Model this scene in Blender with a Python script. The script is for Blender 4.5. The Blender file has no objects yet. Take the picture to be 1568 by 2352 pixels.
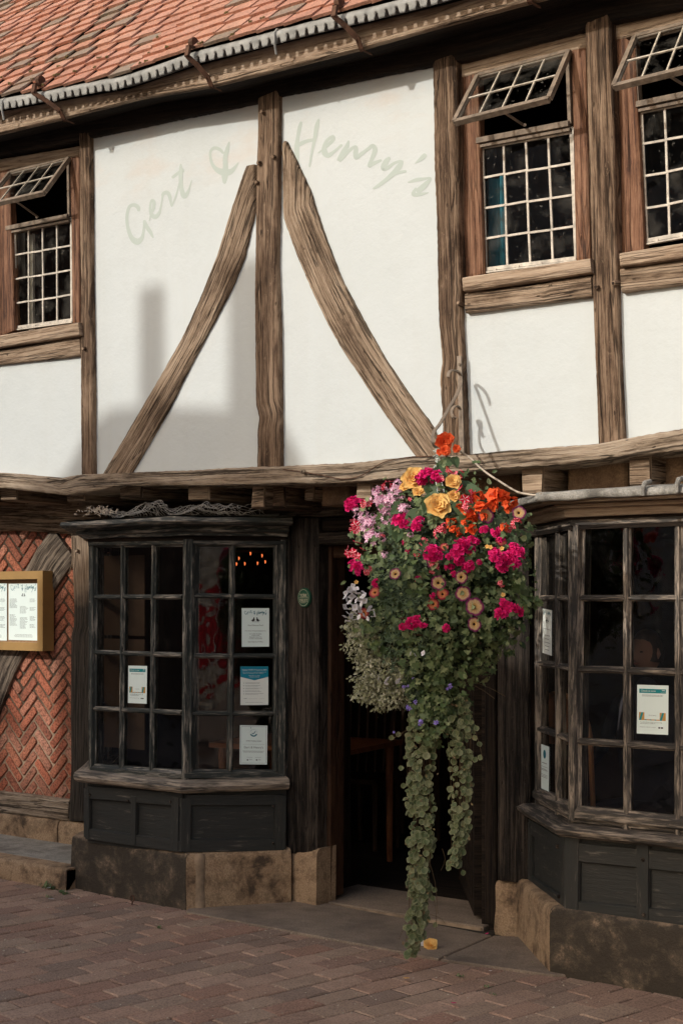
import bpy, math, random
from mathutils import Vector, Matrix, noise
random.seed(7)
SC = bpy.context.scene
COL = SC.collection
# ---------------------------------------------------------------- camera
TH = math.radians(37.0); CT, ST = math.cos(TH), math.sin(TH)
FOC = 50.0/24.0*1568.0; U0, VH, EYE = 784.0, 1380.0, 1.6
cam = bpy.data.cameras.new('camera'); camo = bpy.data.objects.new('camera', cam); COL.objects.link(camo)
camo.location = (0, 0, EYE); camo.rotation_euler = (math.radians(90), 0, TH)
cam.sensor_fit = 'HORIZONTAL'; cam.sensor_width = 24; cam.lens = 50; cam.shift_y = 204.0/1568.0
cam.clip_start = .05; cam.clip_end = 500
SC.camera = camo
# ---------------------------------------------------------------- light
SUNV = Vector((-.41, -1.0, .52)).normalized()          # towards the sun
SC.view_settings.view_transform = 'Standard'; SC.view_settings.look = 'None'
SC.view_settings.gamma = 1; SC.view_settings.exposure = 0.36
world = bpy.data.worlds.new('World'); SC.world = world; world.use_nodes = True
wt = world.node_tree; wt.nodes.clear()
wo = wt.nodes.new('ShaderNodeOutputWorld'); wb = wt.nodes.new('ShaderNodeBackground'); wsky = wt.nodes.new('ShaderNodeTexSky')
wsky.sky_type = 'NISHITA'; wsky.sun_disc = False
wsky.sun_elevation = math.asin(SUNV.z); wsky.sun_rotation = math.atan2(SUNV.x, SUNV.y)
wsky.dust_density = 4.0; wsky.ozone_density = 0.0; wsky.air_density = 1.0
wt.links.new(wsky.outputs[0], wb.inputs[0]); wb.inputs[1].default_value = 0.15
wt.links.new(wb.outputs[0], wo.inputs[0])
sun = bpy.data.lights.new('sun', 'SUN'); sun.energy = 2.0; sun.angle = math.radians(0.53); sun.color = (1.0, .965, .90)
suno = bpy.data.objects.new('sun', sun); COL.objects.link(suno)
suno.rotation_euler = (-SUNV).to_track_quat('-Z', 'Y').to_euler(); suno.location = (-3, -6, 9)

# ---------------------------------------------------------------- survey: turns a measured sight line into a point on a real plane
def ray(u, v):
    a = (u-U0)/FOC
    return Vector((-ST+a*CT, CT+a*ST, (VH-v)/FOC))
def P(u, v, y):
    d = ray(u, v); t = y/d.y
    return Vector((d.x*t, y, EYE+d.z*t))
def G(u, v, z=0.0):
    d = ray(u, v); t = (z-EYE)/d.z
    return Vector((d.x*t, d.y*t, z))
class Plane:
    def __init__(s, A, B):
        s.A = Vector((A[0], A[1], 0)); d = Vector((B[0]-A[0], B[1]-A[1], 0)); s.L = d.length; s.d = d.normalized()
        s.n = Vector((s.d.y, -s.d.x, 0))
        s.B = s.A+s.d*s.L
    def px(s, u, v, off=0.0):
        r = ray(u, v); A = s.A+s.n*off; t = (A.x*s.n.x+A.y*s.n.y)/(r.x*s.n.x+r.y*s.n.y)
        return Vector((r.x*t, r.y*t, EYE+r.z*t))
    def at(s, along, z, off=0.0):
        p = s.A+s.d*along+s.n*off; return Vector((p.x, p.y, z))
def YP(y): return Plane((-9, y), (0, y))
def offset_poly(pts, d):
    """offsets an open footprint (x,y) outwards (to the right-hand side normal (dy,-dx)) with mitred corners"""
    out = []
    n = len(pts)
    def nr(i):
        a = Vector(pts[i]).to_2d(); b = Vector(pts[i+1]).to_2d(); e = (b-a).normalized(); return Vector((e.y, -e.x))
    for i in range(n):
        p = Vector(pts[i]).to_2d()
        if i == 0: m = nr(0)*d
        elif i == n-1: m = nr(n-2)*d
        else:
            a, b = nr(i-1), nr(i); m = (a+b); m = m*(d/max(.3, m.dot(a)))
        out.append((p.x+m.x, p.y+m.y))
    return out

# ---------------------------------------------------------------- mesh builder
def rootloc(o):
    while o.parent: o = o.parent
    return Vector(o.location)
class MB:
    def __init__(s): s.v = []; s.f = []; s.uv = []; s.c = None; s.fm = []
    def add(s, p, c=None):
        s.v.append((p[0], p[1], p[2]))
        if c is not None:
            if s.c is None: s.c = []
            s.c.append(c)
        return len(s.v)-1
    def face(s, idx, uv=None, m=0):
        s.f.append(tuple(idx)); s.uv.append(uv if uv else [(0, 0)]*len(idx)); s.fm.append(m)
    def quad(s, a, b, c, d, uv=None, m=0):
        i = [s.add(p) for p in (a, b, c, d)]
        s.face(i, uv if uv else [(0, 0), ((b-a).length, 0), ((b-a).length, (c-b).length), (0, (c-b).length)], m)
    def box8(s, q, ax=0, m=0):
        """q: 8 points, 0-3 back loop, 4-7 front loop"""
        fs = [(0, 3, 2, 1), (4, 5, 6, 7), (0, 1, 5, 4), (1, 2, 6, 5), (2, 3, 7, 6), (3, 0, 4, 7)]
        o = random.random()*7
        D = [(q[1]-q[0]), (q[3]-q[0]), (q[4]-q[0])]
        A = max(D, key=lambda x: x.length).normalized()
        ots = [x.normalized() for x in D if x.length < 1e-9 or abs(x.normalized().dot(A)) < .95]
        b = len(s.v)
        for p in q: s.add(p)
        for f in fs:
            uv = []
            for k in f:
                r = q[k]-q[0]; uv.append((r.dot(A)+o, sum(r.dot(t) for t in ots)+o*3))
            s.face([b+k for k in f], uv, m)
    def bar(s, a, b, w, d, n, m=0, off=0.0):
        """bar from a to b, width w (in plane), depth d along n (front at +off)"""
        t = (b-a).normalized(); sd = t.cross(n).normalized()*(w/2); n = n.normalized()
        f = n*off; k = n*(off-d)
        s.box8([a-sd+k, b-sd+k, b+sd+k, a+sd+k, a-sd+f, b-sd+f, b+sd+f, a+sd+f], m=m)
    def chbar(s, a, b, w, d, n, m=0, off=0.0, ch=.3, jit=0.0):
        """moulded glazing bar: bar with chamfered front edges, split along its length"""
        t = (b-a); L = t.length; t = t.normalized(); sd = t.cross(n).normalized(); n = n.normalized()
        prof = [(-.5, -d), (-.5, -d*.35), (-.5+ch*.45, -d*.28), (-.5+ch, 0), (.5-ch, 0), (.5-ch*.45, -d*.28), (.5, -d*.35), (.5, -d)]
        N = max(1, int(L/.05)) if jit else 1
        o = random.random()*9; rows = []
        for i in range(N+1):
            p = a+t*(L*i/N); j = [noise.noise(Vector((o, L*i/N*9, k*3.1)))*jit for k in (0, 1)]
            rows.append([s.add(p+sd*(x*w+j[0])+n*(off+y+j[1])) for x, y in prof])
        acc = [0]
        for k in range(1, 8): acc.append(acc[-1]+math.hypot((prof[k][0]-prof[k-1][0])*w, prof[k][1]-prof[k-1][1]))
        for i in range(N):
            for k in range(7):
                u0, u1 = L*i/N+o, L*(i+1)/N+o
                s.face([rows[i][k], rows[i+1][k], rows[i+1][k+1], rows[i][k+1]], [(u0, acc[k]+o), (u1, acc[k]+o), (u1, acc[k+1]+o), (u0, acc[k+1]+o)], m)
        s.face(rows[0][::-1], [(o+x*w, o) for x, y in prof], m); s.face(rows[-1], [(o+x*w, o) for x, y in prof], m)
    def tube(s, pts, r, k=6, m=0, cap=True):
        pts = [Vector(p) for p in pts]; n = len(pts); rows = []
        up = Vector((0, 0, 1)); acc = 0; o = random.random()*5
        prevx = None
        for i, p in enumerate(pts):
            t = (pts[min(i+1, n-1)]-pts[max(i-1, 0)])
            t = t.normalized() if t.length > 1e-9 else Vector((0, 0, 1))
            x = t.cross(up) if prevx is None else (prevx-t*prevx.dot(t))
            if x.length < 1e-3: x = t.cross(Vector((1, 0, 0)))
            x.normalize(); prevx = x; y = t.cross(x)
            rr = r[i] if isinstance(r, (list, tuple)) else r
            rows.append(([s.add(p+(x*math.cos(a*2*math.pi/k)+y*math.sin(a*2*math.pi/k))*rr) for a in range(k)], acc))
            if i < n-1: acc += (pts[i+1]-p).length
        for i in range(n-1):
            (A, ua), (B, ub) = rows[i], rows[i+1]
            for a in range(k):
                b = (a+1) % k
                s.face([A[a], A[b], B[b], B[a]], [(ua+o, a*.01), (ua+o, a*.01+.01), (ub+o, a*.01+.01), (ub+o, a*.01)], m)
        if cap: s.face(rows[0][0][::-1], None, m); s.face(rows[-1][0], None, m)
    def grid(s, rows, uvs=None, m=0, flip=False):
        b = len(s.v); R = len(rows); Cn = len(rows[0])
        for r in rows:
            for p in r: s.add(p)
        for i in range(R-1):
            for j in range(Cn-1):
                q = [b+i*Cn+j, b+i*Cn+j+1, b+(i+1)*Cn+j+1, b+(i+1)*Cn+j]
                u = [uvs[i][j], uvs[i][j+1], uvs[i+1][j+1], uvs[i+1][j]] if uvs else None
                if flip: q = q[::-1]; u = u[::-1] if u else None
                s.face(q, u, m)
    def build(s, name, mat, parent=None, smooth=False, at=None):
        off = rootloc(parent) if parent else (Vector(at) if at is not None else Vector((0, 0, 0)))
        me = bpy.data.meshes.new(name)
        me.from_pydata([(x-off.x, y-off.y, z-off.z) for x, y, z in s.v], [], s.f)
        ul = me.uv_layers.new(name='UVMap')
        flat = []
        for uv in s.uv:
            for a in uv: flat += [a[0], a[1]]
        ul.data.foreach_set('uv', flat)
        if s.c is not None:
            ca = me.attributes.new('petal', 'FLOAT_VECTOR', 'POINT')
            fl = []
            for c in s.c: fl += list(c)
            ca.data.foreach_set('vector', fl)
        for mm in (mat if isinstance(mat, (list, tuple)) else [mat]): me.materials.append(mm)
        me.polygons.foreach_set('material_index', s.fm)
        if smooth: me.polygons.foreach_set('use_smooth', [True]*len(s.f))
        me.update()
        o = bpy.data.objects.new(name, me); COL.objects.link(o)
        if parent: o.parent = parent
        elif at is not None: o.location = off
        return o
def thing(name, label, cat, loc=(0, 0, 0), group=None):
    o = bpy.data.objects.new(name, None); COL.objects.link(o); o.location = loc; o.empty_display_size = .1
    o['label'] = label; o['category'] = cat
    if group: o['group'] = group
    return o
def tag(o, label=None, cat=None, group=None, kind=None):
    for k, x in (('label', label), ('category', cat), ('group', group), ('kind', kind)):
        if x: o[k] = x
    return o

# ---------------------------------------------------------------- materials
class NT:
    def __init__(s, name):
        s.m = bpy.data.materials.new(name); s.m.use_nodes = True; s.t = s.m.node_tree; s.t.nodes.clear()
        s.out = s.n('ShaderNodeOutputMaterial')
    def n(s, typ, **kw):
        x = s.t.nodes.new(typ)
        for k, v in kw.items():
            if k.startswith('i_'):
                key = k[2:]
                key = int(key) if key.isdigit() else key.replace('_', ' ')
                x.inputs[key].default_value = v
            else: setattr(x, k, v)
        return x
    def l(s, a, b): s.t.links.new(a, b)
    def mapped(s, src, scale, rnd=True):
        mp = s.n('ShaderNodeMapping'); mp.inputs['Scale'].default_value = scale
        s.l(src, mp.inputs['Vector'])
        if rnd:
            oi = s.n('ShaderNodeObjectInfo'); mu = s.n('ShaderNodeMath', operation='MULTIPLY'); mu.inputs[1].default_value = 37.0
            s.l(oi.outputs['Random'], mu.inputs[0]); cb = s.n('ShaderNodeCombineXYZ'); s.l(mu.outputs[0], cb.inputs[0]); s.l(mu.outputs[0], cb.inputs[2])
            s.l(cb.outputs[0], mp.inputs['Location'])
        return mp.outputs[0]
    def noise(s, vec, scale=1, detail=4, rough=.6, dist=0):
        x = s.n('ShaderNodeTexNoise'); x.inputs['Scale'].default_value = scale; x.inputs['Detail'].default_value = detail
        x.inputs['Roughness'].default_value = rough; x.inputs['Distortion'].default_value = dist
        if vec is not None: s.l(vec, x.inputs['Vector'])
        return x.outputs['Fac']
    def ramp(s, fac, stops, interp='LINEAR'):
        r = s.n('ShaderNodeValToRGB'); r.color_ramp.interpolation = interp
        e = r.color_ramp.elements
        while len(e) < len(stops): e.new(0.5)
        for k, (p, c) in enumerate(stops):
            e[k].position = p; c = c if isinstance(c, (tuple, list)) else (c, c, c); e[k].color = (*c[:3], 1)
        s.l(fac, r.inputs[0]); return r.outputs[0]
    def mix(s, fac, a, b, typ='MIX'):
        x = s.n('ShaderNodeMix', data_type='RGBA', blend_type=typ)
        for k, v in ((0, fac), (6, a), (7, b)):
            if hasattr(v, 'is_linked'): s.l(v, x.inputs[k])
            elif isinstance(v, (tuple, list)): x.inputs[k].default_value = (*v[:3], 1)
            else: x.inputs[k].default_value = v
        return x.outputs[2]
    def math(s, op, a, b=0.0, c=None):
        x = s.n('ShaderNodeMath', operation=op)
        for k, v in ((0, a), (1, b)) + (((2, c),) if c is not None else ()):
            if hasattr(v, 'is_linked'): s.l(v, x.inputs[k])
            else: x.inputs[k].default_value = v
        return x.outputs[0]
    def bsdf(s, col, rough=.8, bump=None, bstr=.4, bdist=.01, spec=.3, metal=0.0, trans=None):
        p = s.n('ShaderNodeBsdfPrincipled')
        if hasattr(col, 'is_linked'): s.l(col, p.inputs['Base Color'])
        else: p.inputs['Base Color'].default_value = (*col, 1)
        if hasattr(rough, 'is_linked'): s.l(rough, p.inputs['Roughness'])
        else: p.inputs['Roughness'].default_value = rough
        p.inputs['Specular IOR Level'].default_value = spec; p.inputs['Metallic'].default_value = metal
        if bump is not None:
            b = s.n('ShaderNodeBump'); b.inputs['Strength'].default_value = bstr; b.inputs['Distance'].default_value = bdist
            s.l(bump, b.inputs['Height']); s.l(b.outputs[0], p.inputs['Normal'])
        s.l(p.outputs[0], s.out.inputs[0]); return p
    def uv(s): return s.n('ShaderNodeUVMap').outputs[0]
    def obj(s): return s.n('ShaderNodeTexCoord').outputs['Object']
def wood(name, dark, mid, light, fine=70.0, crack=.5, bdist=.012, rough=.85, stain=None, stainamt=.5):
    t = NT(name); uv = t.uv()
    g = t.noise(t.mapped(uv, (5.0, fine*1.7, 1)), 1, 6, .8, .4)
    g2 = t.noise(t.mapped(uv, (1.8, fine*.62, 1)), 1, 5, .72, .45)
    pt = t.noise(t.mapped(uv, (3.0, 8, 1)), 1, 5, .7, .5)
    f = t.math('ADD', t.math('MULTIPLY', g, .5), t.math('MULTIPLY', g2, .5))
    f2 = t.math('ADD', f, t.math('MULTIPLY', t.math('SUBTRACT', pt, .5), .32 if crack > .3 else .12))
    c = t.ramp(f2, [(.35, tuple(x*.8 for x in dark)), (.425, dark), (.485, mid), (.60, light)])
    hw = t.noise(t.mapped(uv, (26, fine*.7, 1)), 1, 4, .8, .2)
    c = t.mix(t.math('MULTIPLY', t.ramp(hw, [(.61, 0.0), (.70, 1.0)]), min(.45, crack)), c, tuple(min(.6, x*1.15) for x in light))
    ck = t.noise(t.mapped(uv, (1.1, fine*.9, 1)), 1, 3, .55, .6)
    ck2 = t.noise(t.mapped(uv, (.6, 15, 1)), 1, 3, .6, .5)
    cm = t.math('MAXIMUM', t.ramp(ck, [(.35, 1.0), (.385, 0.0)]), t.ramp(t.math('ABSOLUTE', t.math('SUBTRACT', ck2, .5)), [(.004, 1.0), (.012, 0.0)]))
    ho = t.n('ShaderNodeTexVoronoi'); t.l(t.mapped(uv, (9, 22, 1)), ho.inputs['Vector']); ho.inputs['Scale'].default_value = 1
    hm = t.ramp(ho.outputs['Distance'], [(.05, 1.0), (.10, 0.0)])
    cm = t.math('MAXIMUM', cm, t.math('MULTIPLY', hm, .8 if crack > .45 else 0.0))
    c = t.mix(t.math('MULTIPLY', cm, min(1, crack*1.0)), c, tuple(x*.15 for x in dark))
    h = t.math('SUBTRACT', f, t.math('MULTIPLY', cm, .7))
    t.bsdf(c, rough, h, 1.0, bdist, .2); return t.m
def worn(name, base, base2, streak, amt=(.52, .66), fine=90.0, rough=.6):
    """old dark paint worn through to grey wood in streaks"""
    t = NT(name); uv = t.uv()
    s1 = t.noise(t.mapped(uv, (9, fine, 1)), 1, 5, .7, .5)
    s2 = t.noise(t.mapped(uv, (4, 22, 1)), 1, 3, .6, .2)
    f = t.math('ADD', t.math('MULTIPLY', s1, .62), t.math('MULTIPLY', s2, .38))
    b = t.mix(s2, base, base2)
    c = t.mix(t.ramp(f, [(amt[0], 0.0), (amt[1], 1.0)]), b, streak)
    t.bsdf(c, rough, s1, .7, .006, .35); return t.m
def stone(name, light, mid, dark, sc=3.0, lo=.42, hi=.56, seed=0.0, worn_top=None):
    t = NT(name); o = t.obj()
    a = t.noise(o, sc, 6, .65, .2); b = t.noise(o, 140, 3, .7); c2 = t.noise(t.mapped(o, (1, 1, 1), True), sc*2.2, 5, .7)
    c = t.ramp(a, [(lo, dark), ((lo+hi)/2, mid), (hi, light)])
    c = t.mix(t.ramp(c2, [(.36, .6), (.52, 0.0)]), c, dark)
    c = t.mix(t.ramp(b, [(.4, .45), (.62, 0.0)]), c, tuple(x*.35 for x in mid))
    if worn_top:
        sx = t.n('ShaderNodeSeparateXYZ'); t.l(o, sx.inputs[0]); zz_ = t.math('ADD', sx.outputs[2], t.math('MULTIPLY', t.noise(o, 9, 5, .75), .09))
        c = t.mix(t.ramp(t.math('SUBTRACT', zz_, worn_top), [(.0, 0.0), (.035, .9)]), c, light)
    h = t.math('ADD', t.math('MULTIPLY', a, 1.0), t.math('MULTIPLY', b, .25))
    t.bsdf(c, .92, h, .8, .02, .15); return t.m
def plain(name, col, rough=.7, var=.25, sc=6, spec=.3, metal=0.0, bump=.0):
    t = NT(name); a = t.noise(t.obj(), sc, 5, .6)
    c = t.mix(t.ramp(a, [(.3, 0.0), (.7, 1.0)]), tuple(x*(1-var) for x in col), tuple(min(1, x*(1+var)) for x in col))
    t.bsdf(c, rough, a if bump else None, bump, .01, spec, metal); return t.m

M = {}
M['oak_weathered'] = wood('weathered_oak', (.085, .056, .036), (.24, .168, .112), (.44, .335, .24), 90, .7, .014)  # paler weathered oak of the braces, rails and joists
M['oak_brown'] = wood('brown_oak', (.062, .038, .024), (.155, .10, .064), (.32, .225, .152), 80, .65, .014)
M['oak_red'] = wood('red_oak_boards', (.05, .020, .010), (.145, .065, .034), (.27, .145, .085), 70, .4, .005, .6)
M['oak_pale'] = wood('pale_oak_sill', (.17, .115, .075), (.33, .24, .165), (.46, .355, .26), 60, .3, .005)
M['oak_grey'] = wood('grey_oak_beam', (.12, .086, .058), (.32, .245, .175), (.52, .42, .32), 90, .75, .018)
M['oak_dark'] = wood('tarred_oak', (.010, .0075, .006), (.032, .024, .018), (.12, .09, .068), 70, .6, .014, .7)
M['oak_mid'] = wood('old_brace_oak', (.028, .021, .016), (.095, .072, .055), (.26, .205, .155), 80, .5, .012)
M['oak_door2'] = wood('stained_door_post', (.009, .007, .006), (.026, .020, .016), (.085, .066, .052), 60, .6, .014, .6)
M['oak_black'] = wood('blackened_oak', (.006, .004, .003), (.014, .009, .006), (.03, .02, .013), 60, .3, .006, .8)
M['oak_door'] = wood('dark_door_oak', (.018, .008, .004), (.045, .02, .01), (.075, .038, .02), 60, .2, .004, .65)
def postmat():
    t = NT('stained_post_lit_top'); uv = t.uv(); o = t.obj(); g = t.noise(t.mapped(uv, (4, 110, 1)), 1, 6, .7, .5)
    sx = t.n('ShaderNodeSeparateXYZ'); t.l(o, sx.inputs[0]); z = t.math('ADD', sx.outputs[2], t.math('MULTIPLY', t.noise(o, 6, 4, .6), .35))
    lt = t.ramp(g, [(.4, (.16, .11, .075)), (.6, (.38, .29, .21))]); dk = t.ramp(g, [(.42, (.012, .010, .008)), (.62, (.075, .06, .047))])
    c = t.mix(t.ramp(t.math('SUBTRACT', z, .95), [(.75, 0.0), (.95, 1.0)]), dk, lt); t.bsdf(c, .8, g, .8, .012, .2); return t.m  # dark stain, with the sunlit top and shaded lower part painted in by height
M['oak_post'] = postmat()
M['paint'] = worn('worn_black_paint', (.020, .024, .022), (.038, .042, .038), (.34, .30, .25), (.50, .64))
M['paint_grey'] = worn('worn_grey_paint', (.045, .040, .034), (.09, .078, .064), (.44, .36, .28), (.42, .60))
M['paint_mid'] = worn('worn_brown_paint', (.030, .026, .023), (.062, .053, .044), (.42, .34, .265), (.48, .64))
M['panel'] = worn('green_black_panel', (.018, .023, .022), (.036, .032, .028), (.17, .15, .125), (.57, .72), 70)
M['stone'] = stone('sandstone_plinth', (.33, .215, .12), (.14, .092, .055), (.022, .019, .016))
M['stone_tan'] = stone('tan_sandstone', (.46, .32, .20), (.33, .22, .135), (.075, .055, .04), 5, .36, .5)
M['stone_dark'] = stone('dark_sandstone', (.40, .285, .19), (.125, .098, .072), (.06, .050, .039), 11, .46, .74, worn_top=.315)
M['mortar'] = plain('lime_mortar', (.30, .22, .15), .95, .4, 12, .1, bump=.5)
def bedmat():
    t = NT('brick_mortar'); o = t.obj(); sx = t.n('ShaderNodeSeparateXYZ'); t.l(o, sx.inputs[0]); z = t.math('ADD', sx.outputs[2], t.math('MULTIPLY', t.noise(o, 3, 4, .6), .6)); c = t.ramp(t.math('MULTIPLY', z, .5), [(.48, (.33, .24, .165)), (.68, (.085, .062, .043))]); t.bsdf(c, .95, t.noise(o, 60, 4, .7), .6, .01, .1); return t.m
M['bed'] = bedmat()
M['iron'] = plain('rusty_iron', (.10, .05, .03), .8, .5, 30, .3, .3, .4)
M['iron_grey'] = plain('grey_painted_iron', (.23, .18, .135), .6, .3, 30, .4, .2, .2)
M['lead'] = stone('lead_flashing', (.42, .40, .36), (.30, .285, .255), (.13, .12, .105), 9, .32, .6)
M['zinc'] = plain('grey_lead_gutter', (.27, .268, .25), .7, .35, 14, .3, bump=.3)
M['came'] = plain('pale_lead_came', (.50, .45, .38), .6, .35, 25, .3, bump=.4)
M['sash'] = plain('grey_sash_wood', (.20, .155, .115), .7, .45, 25, .3, bump=.4)
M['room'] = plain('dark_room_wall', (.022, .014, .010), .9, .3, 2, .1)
M['roomp'] = plain('brown_curtain', (.09, .058, .038), .9, .2, 3, .1)
M['gold'] = plain('gold_frame', (.36, .215, .075), .45, .1, 8, .4)
M['cork'] = plain('cork_board', (.34, .21, .12), .95, .2, 60, .1)
M['black'] = plain('black_ink', (.02, .02, .02), .7, .1)
M['grey_ink'] = plain('grey_ink', (.16, .18, .18), .7, .1)
M['teal_ink'] = plain('teal_ink', (.01, .16, .22), .7, .1)
M['white_ink'] = plain('white_ink', (.75, .78, .76), .7, .05)
M['teal'] = plain('teal_print', (.005, .22, .33), .6, .05)
M['teal2'] = plain('green_teal_print', (.01, .25, .27), .6, .05)
M['orange_ink'] = plain('orange_print', (.55, .29, .07), .6, .05)
M['paper'] = plain('white_paper', (.80, .84, .79), .8, .03, 5)
M['paperb'] = plain('blue_white_paper', (.76, .87, .84), .8, .03, 5)
M['green_plaque'] = plain('green_enamel', (.02, .085, .05), .4, .3, 20)
M['cream'] = plain('cream_letters', (.52, .49, .36), .6, .1)
M['rope'] = plain('pale_cable', (.50, .42, .33), .7, .2, 20)
M['wire'] = plain('galvanised_wire', (.48, .45, .40), .6, .3, 20, .5, .4)
M['redwood'] = wood('red_table_wood', (.10, .03, .012), (.17, .06, .025), (.24, .09, .04), 40, .1, .002, .35)
def plaster():
    t = NT('lime_plaster'); o = t.obj()
    a = t.noise(o, 1.3, 5, .6); b = t.noise(o, 9, 6, .65); d = t.noise(o, 60, 3, .6)
    c = t.ramp(a, [(.3, (0.524, 0.560, 0.558)), (.5, (0.546, 0.581, 0.581)), (.7, (0.559, 0.594, 0.594))])
    c = t.mix(t.ramp(b, [(.55, 0.0), (.8, .35)]), c, (0.490, 0.516, 0.508))
    # rusty damp marks just under the wall plate
    sx = t.n('ShaderNodeSeparateXYZ'); t.l(t.n('ShaderNodeTexCoord').outputs['Object'], sx.inputs[0])
    dn = t.noise(t.mapped(o, (2.2, 1, 5), False), 1, 4, .6)
    zt = t.math('SUBTRACT', sx.outputs[2], 3.72)
    mk = t.math('MULTIPLY', t.ramp(dn, [(.5, 0.0), (.66, 1.0)]), t.ramp(t.math('MULTIPLY', zt, 3.0), [(.0, 0.0), (.5, .30)]))
    c = t.mix(mk, c, (.58, .46, .37))
    st = t.noise(t.mapped(o, (9, 1, .8), False), 1, 4, .6); c = t.mix(t.ramp(st, [(.5, 0.0), (.75, .10)]), c, (.45, .43, .37))
    h = t.math('ADD', t.math('ADD', t.math('MULTIPLY', b, .8), t.math('MULTIPLY', a, 2.0)), t.math('MULTIPLY', d, .12))
    t.bsdf(c, .9, h, .35, .02, .15); return t.m
M['plaster'] = plaster()
M['fascia'] = wood('fascia_oak', (.22, .15, .10), (.36, .265, .19), (.46, .36, .27), 50, .3, .004)
M['infill'] = stone('limewashed_infill', (.30, .195, .12), (.21, .135, .085), (.10, .06, .04), 5, .3, .6)
def island(name, cols, rough=.85, speck=.4, bs=.5, spk=160, mottle=9, spec=.2):
    t = NT(name); g = t.n('ShaderNodeNewGeometry'); o = t.obj()
    c = t.ramp(g.outputs['Random Per Island'], [(i/len(cols), x) for i, x in enumerate(cols)], 'CONSTANT')
    a = t.noise(o, mottle, 5, .65); b = t.noise(o, spk, 2, .6)
    c = t.mix(t.ramp(a, [(.35, .5), (.65, 0.0)]), c, tuple(sum(x[k] for x in cols)/len(cols)*.6 for k in range(3)))
    c = t.mix(t.ramp(b, [(.38, speck), (.55, 0.0)]), c, (.02, .017, .013))
    c = t.mix(t.ramp(b, [(.62, 0.0), (.75, speck*.6)]), c, (.4, .32, .25))
    t.bsdf(c, rough, t.math('ADD', a, t.math('MULTIPLY', b, .5)), bs, .012, spec); return t.m
M['tile'] = island('clay_tiles', [(.55, .28, .19), (.50, .25, .165), (.58, .32, .225), (.53, .265, .18), (.26, .215, .16), (.56, .285, .195), (.48, .225, .15), (.29, .235, .18), (.55, .285, .205), (.50, .245, .17), (.57, .30, .215)], .9, .25, .6, 90, 14)
M['brick'] = island('handmade_bricks', [(.50, .175, .10), (.42, .13, .075), (.54, .225, .145), (.34, .115, .07), (.46, .165, .095), (.52, .25, .17), (.28, .10, .065), (.48, .15, .085), (.40, .17, .11)], .92, .6, .9, 90, 18)
M['paver'] = island('street_pavers', [(.46, .29, .205), (.39, .25, .18), (.34, .235, .175), (.49, .325, .235), (.41, .235, .165), (.32, .225, .17), (.37, .23, .17), (.43, .30, .215)], .88, .38, .5, 120, 4)
M['flag'] = stone('flagstones', (.34, .265, .20), (.27, .21, .16), (.16, .125, .10), 2.2, .3, .6)
M['kerb'] = stone('grey_pavement', (.46, .43, .37), (.38, .355, .30), (.20, .18, .155), 5, .3, .6)
M['sandbed'] = plain('paving_sand', (.05, .042, .034), .95, .5, 30, .1)
M['street'] = plain('street_ground', (.30, .23, .19), .9, .2, 3, .1)
def glass(name, dirt, tint=(.97, .97, .96)):
    t = NT(name); tr = t.n('ShaderNodeBsdfTransparent'); tr.inputs[0].default_value = (*tint, 1)
    gl = t.n('ShaderNodeBsdfGlossy'); gl.inputs['Roughness'].default_value = .03
    wv = t.noise(t.obj(), 5, 2, .5); bp = t.n('ShaderNodeBump'); bp.inputs['Strength'].default_value = .25; bp.inputs['Distance'].default_value = .02
    t.l(wv, bp.inputs['Height']); t.l(bp.outputs[0], gl.inputs['Normal'])
    fr = t.n('ShaderNodeFresnel'); fr.inputs[0].default_value = 1.45; fr2 = t.math('MULTIPLY_ADD', fr.outputs[0], 1.2, .02)
    mx = t.n('ShaderNodeMixShader'); t.l(fr2, mx.inputs[0]); t.l(tr.outputs[0], mx.inputs[1]); t.l(gl.outputs[0], mx.inputs[2])
    df = t.n('ShaderNodeBsdfDiffuse'); df.inputs[0].default_value = (.34, .32, .28, 1)
    sp = t.noise(t.obj(), 45, 4, .7); bl = t.noise(t.obj(), 7, 4, .6)
    dm = t.math('MULTIPLY', t.math('ADD', t.ramp(sp, [(.62, 0.0), (.70, 1.6)]), t.math('MULTIPLY', t.ramp(bl, [(.5, 0.0), (.75, 1.0)]), .6)), dirt)
    m2 = t.n('ShaderNodeMixShader'); t.l(dm, m2.inputs[0]); t.l(mx.outputs[0], m2.inputs[1]); t.l(df.outputs[0], m2.inputs[2])
    t.l(m2.outputs[0], t.out.inputs[0]); return t.m
M['glass'] = glass('bay_glass', .02); M['glass_dirty'] = glass('dusty_leaded_glass', .22)
def leafmat(name, cols, rim=None, rough=.55):
    t = NT(name); g = t.n('ShaderNodeNewGeometry')
    c = t.ramp(g.outputs['Random Per Island'], [(i/max(1, len(cols)-1), x) for i, x in enumerate(cols)])
    if rim:
        at = t.n('ShaderNodeAttribute', attribute_name='petal'); sx = t.n('ShaderNodeSeparateXYZ'); t.l(at.outputs['Vector'], sx.inputs[0])
        c = t.mix(t.ramp(sx.outputs[0], [(.72, 0.0), (1.0, .5)]), c, rim)
    p = t.bsdf(c, rough, None, spec=.35)
    tl = t.n('ShaderNodeBsdfTranslucent'); t.l(c, tl.inputs[0]); mx = t.n('ShaderNodeMixShader'); mx.inputs[0].default_value = .22
    t.l(p.outputs[0], mx.inputs[1]); t.l(tl.outputs[0], mx.inputs[2]); t.l(mx.outputs[0], t.out.inputs[0]); return t.m
M['leaf'] = leafmat('trailing_leaves', [(.045, .075, .03), (.09, .14, .05), (.16, .21, .085), (.07, .11, .045), (.27, .31, .15), (.06, .10, .035)])
M['leaf_big'] = leafmat('begonia_leaves', [(.045, .08, .035), (.07, .115, .05), (.10, .15, .075)])
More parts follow.
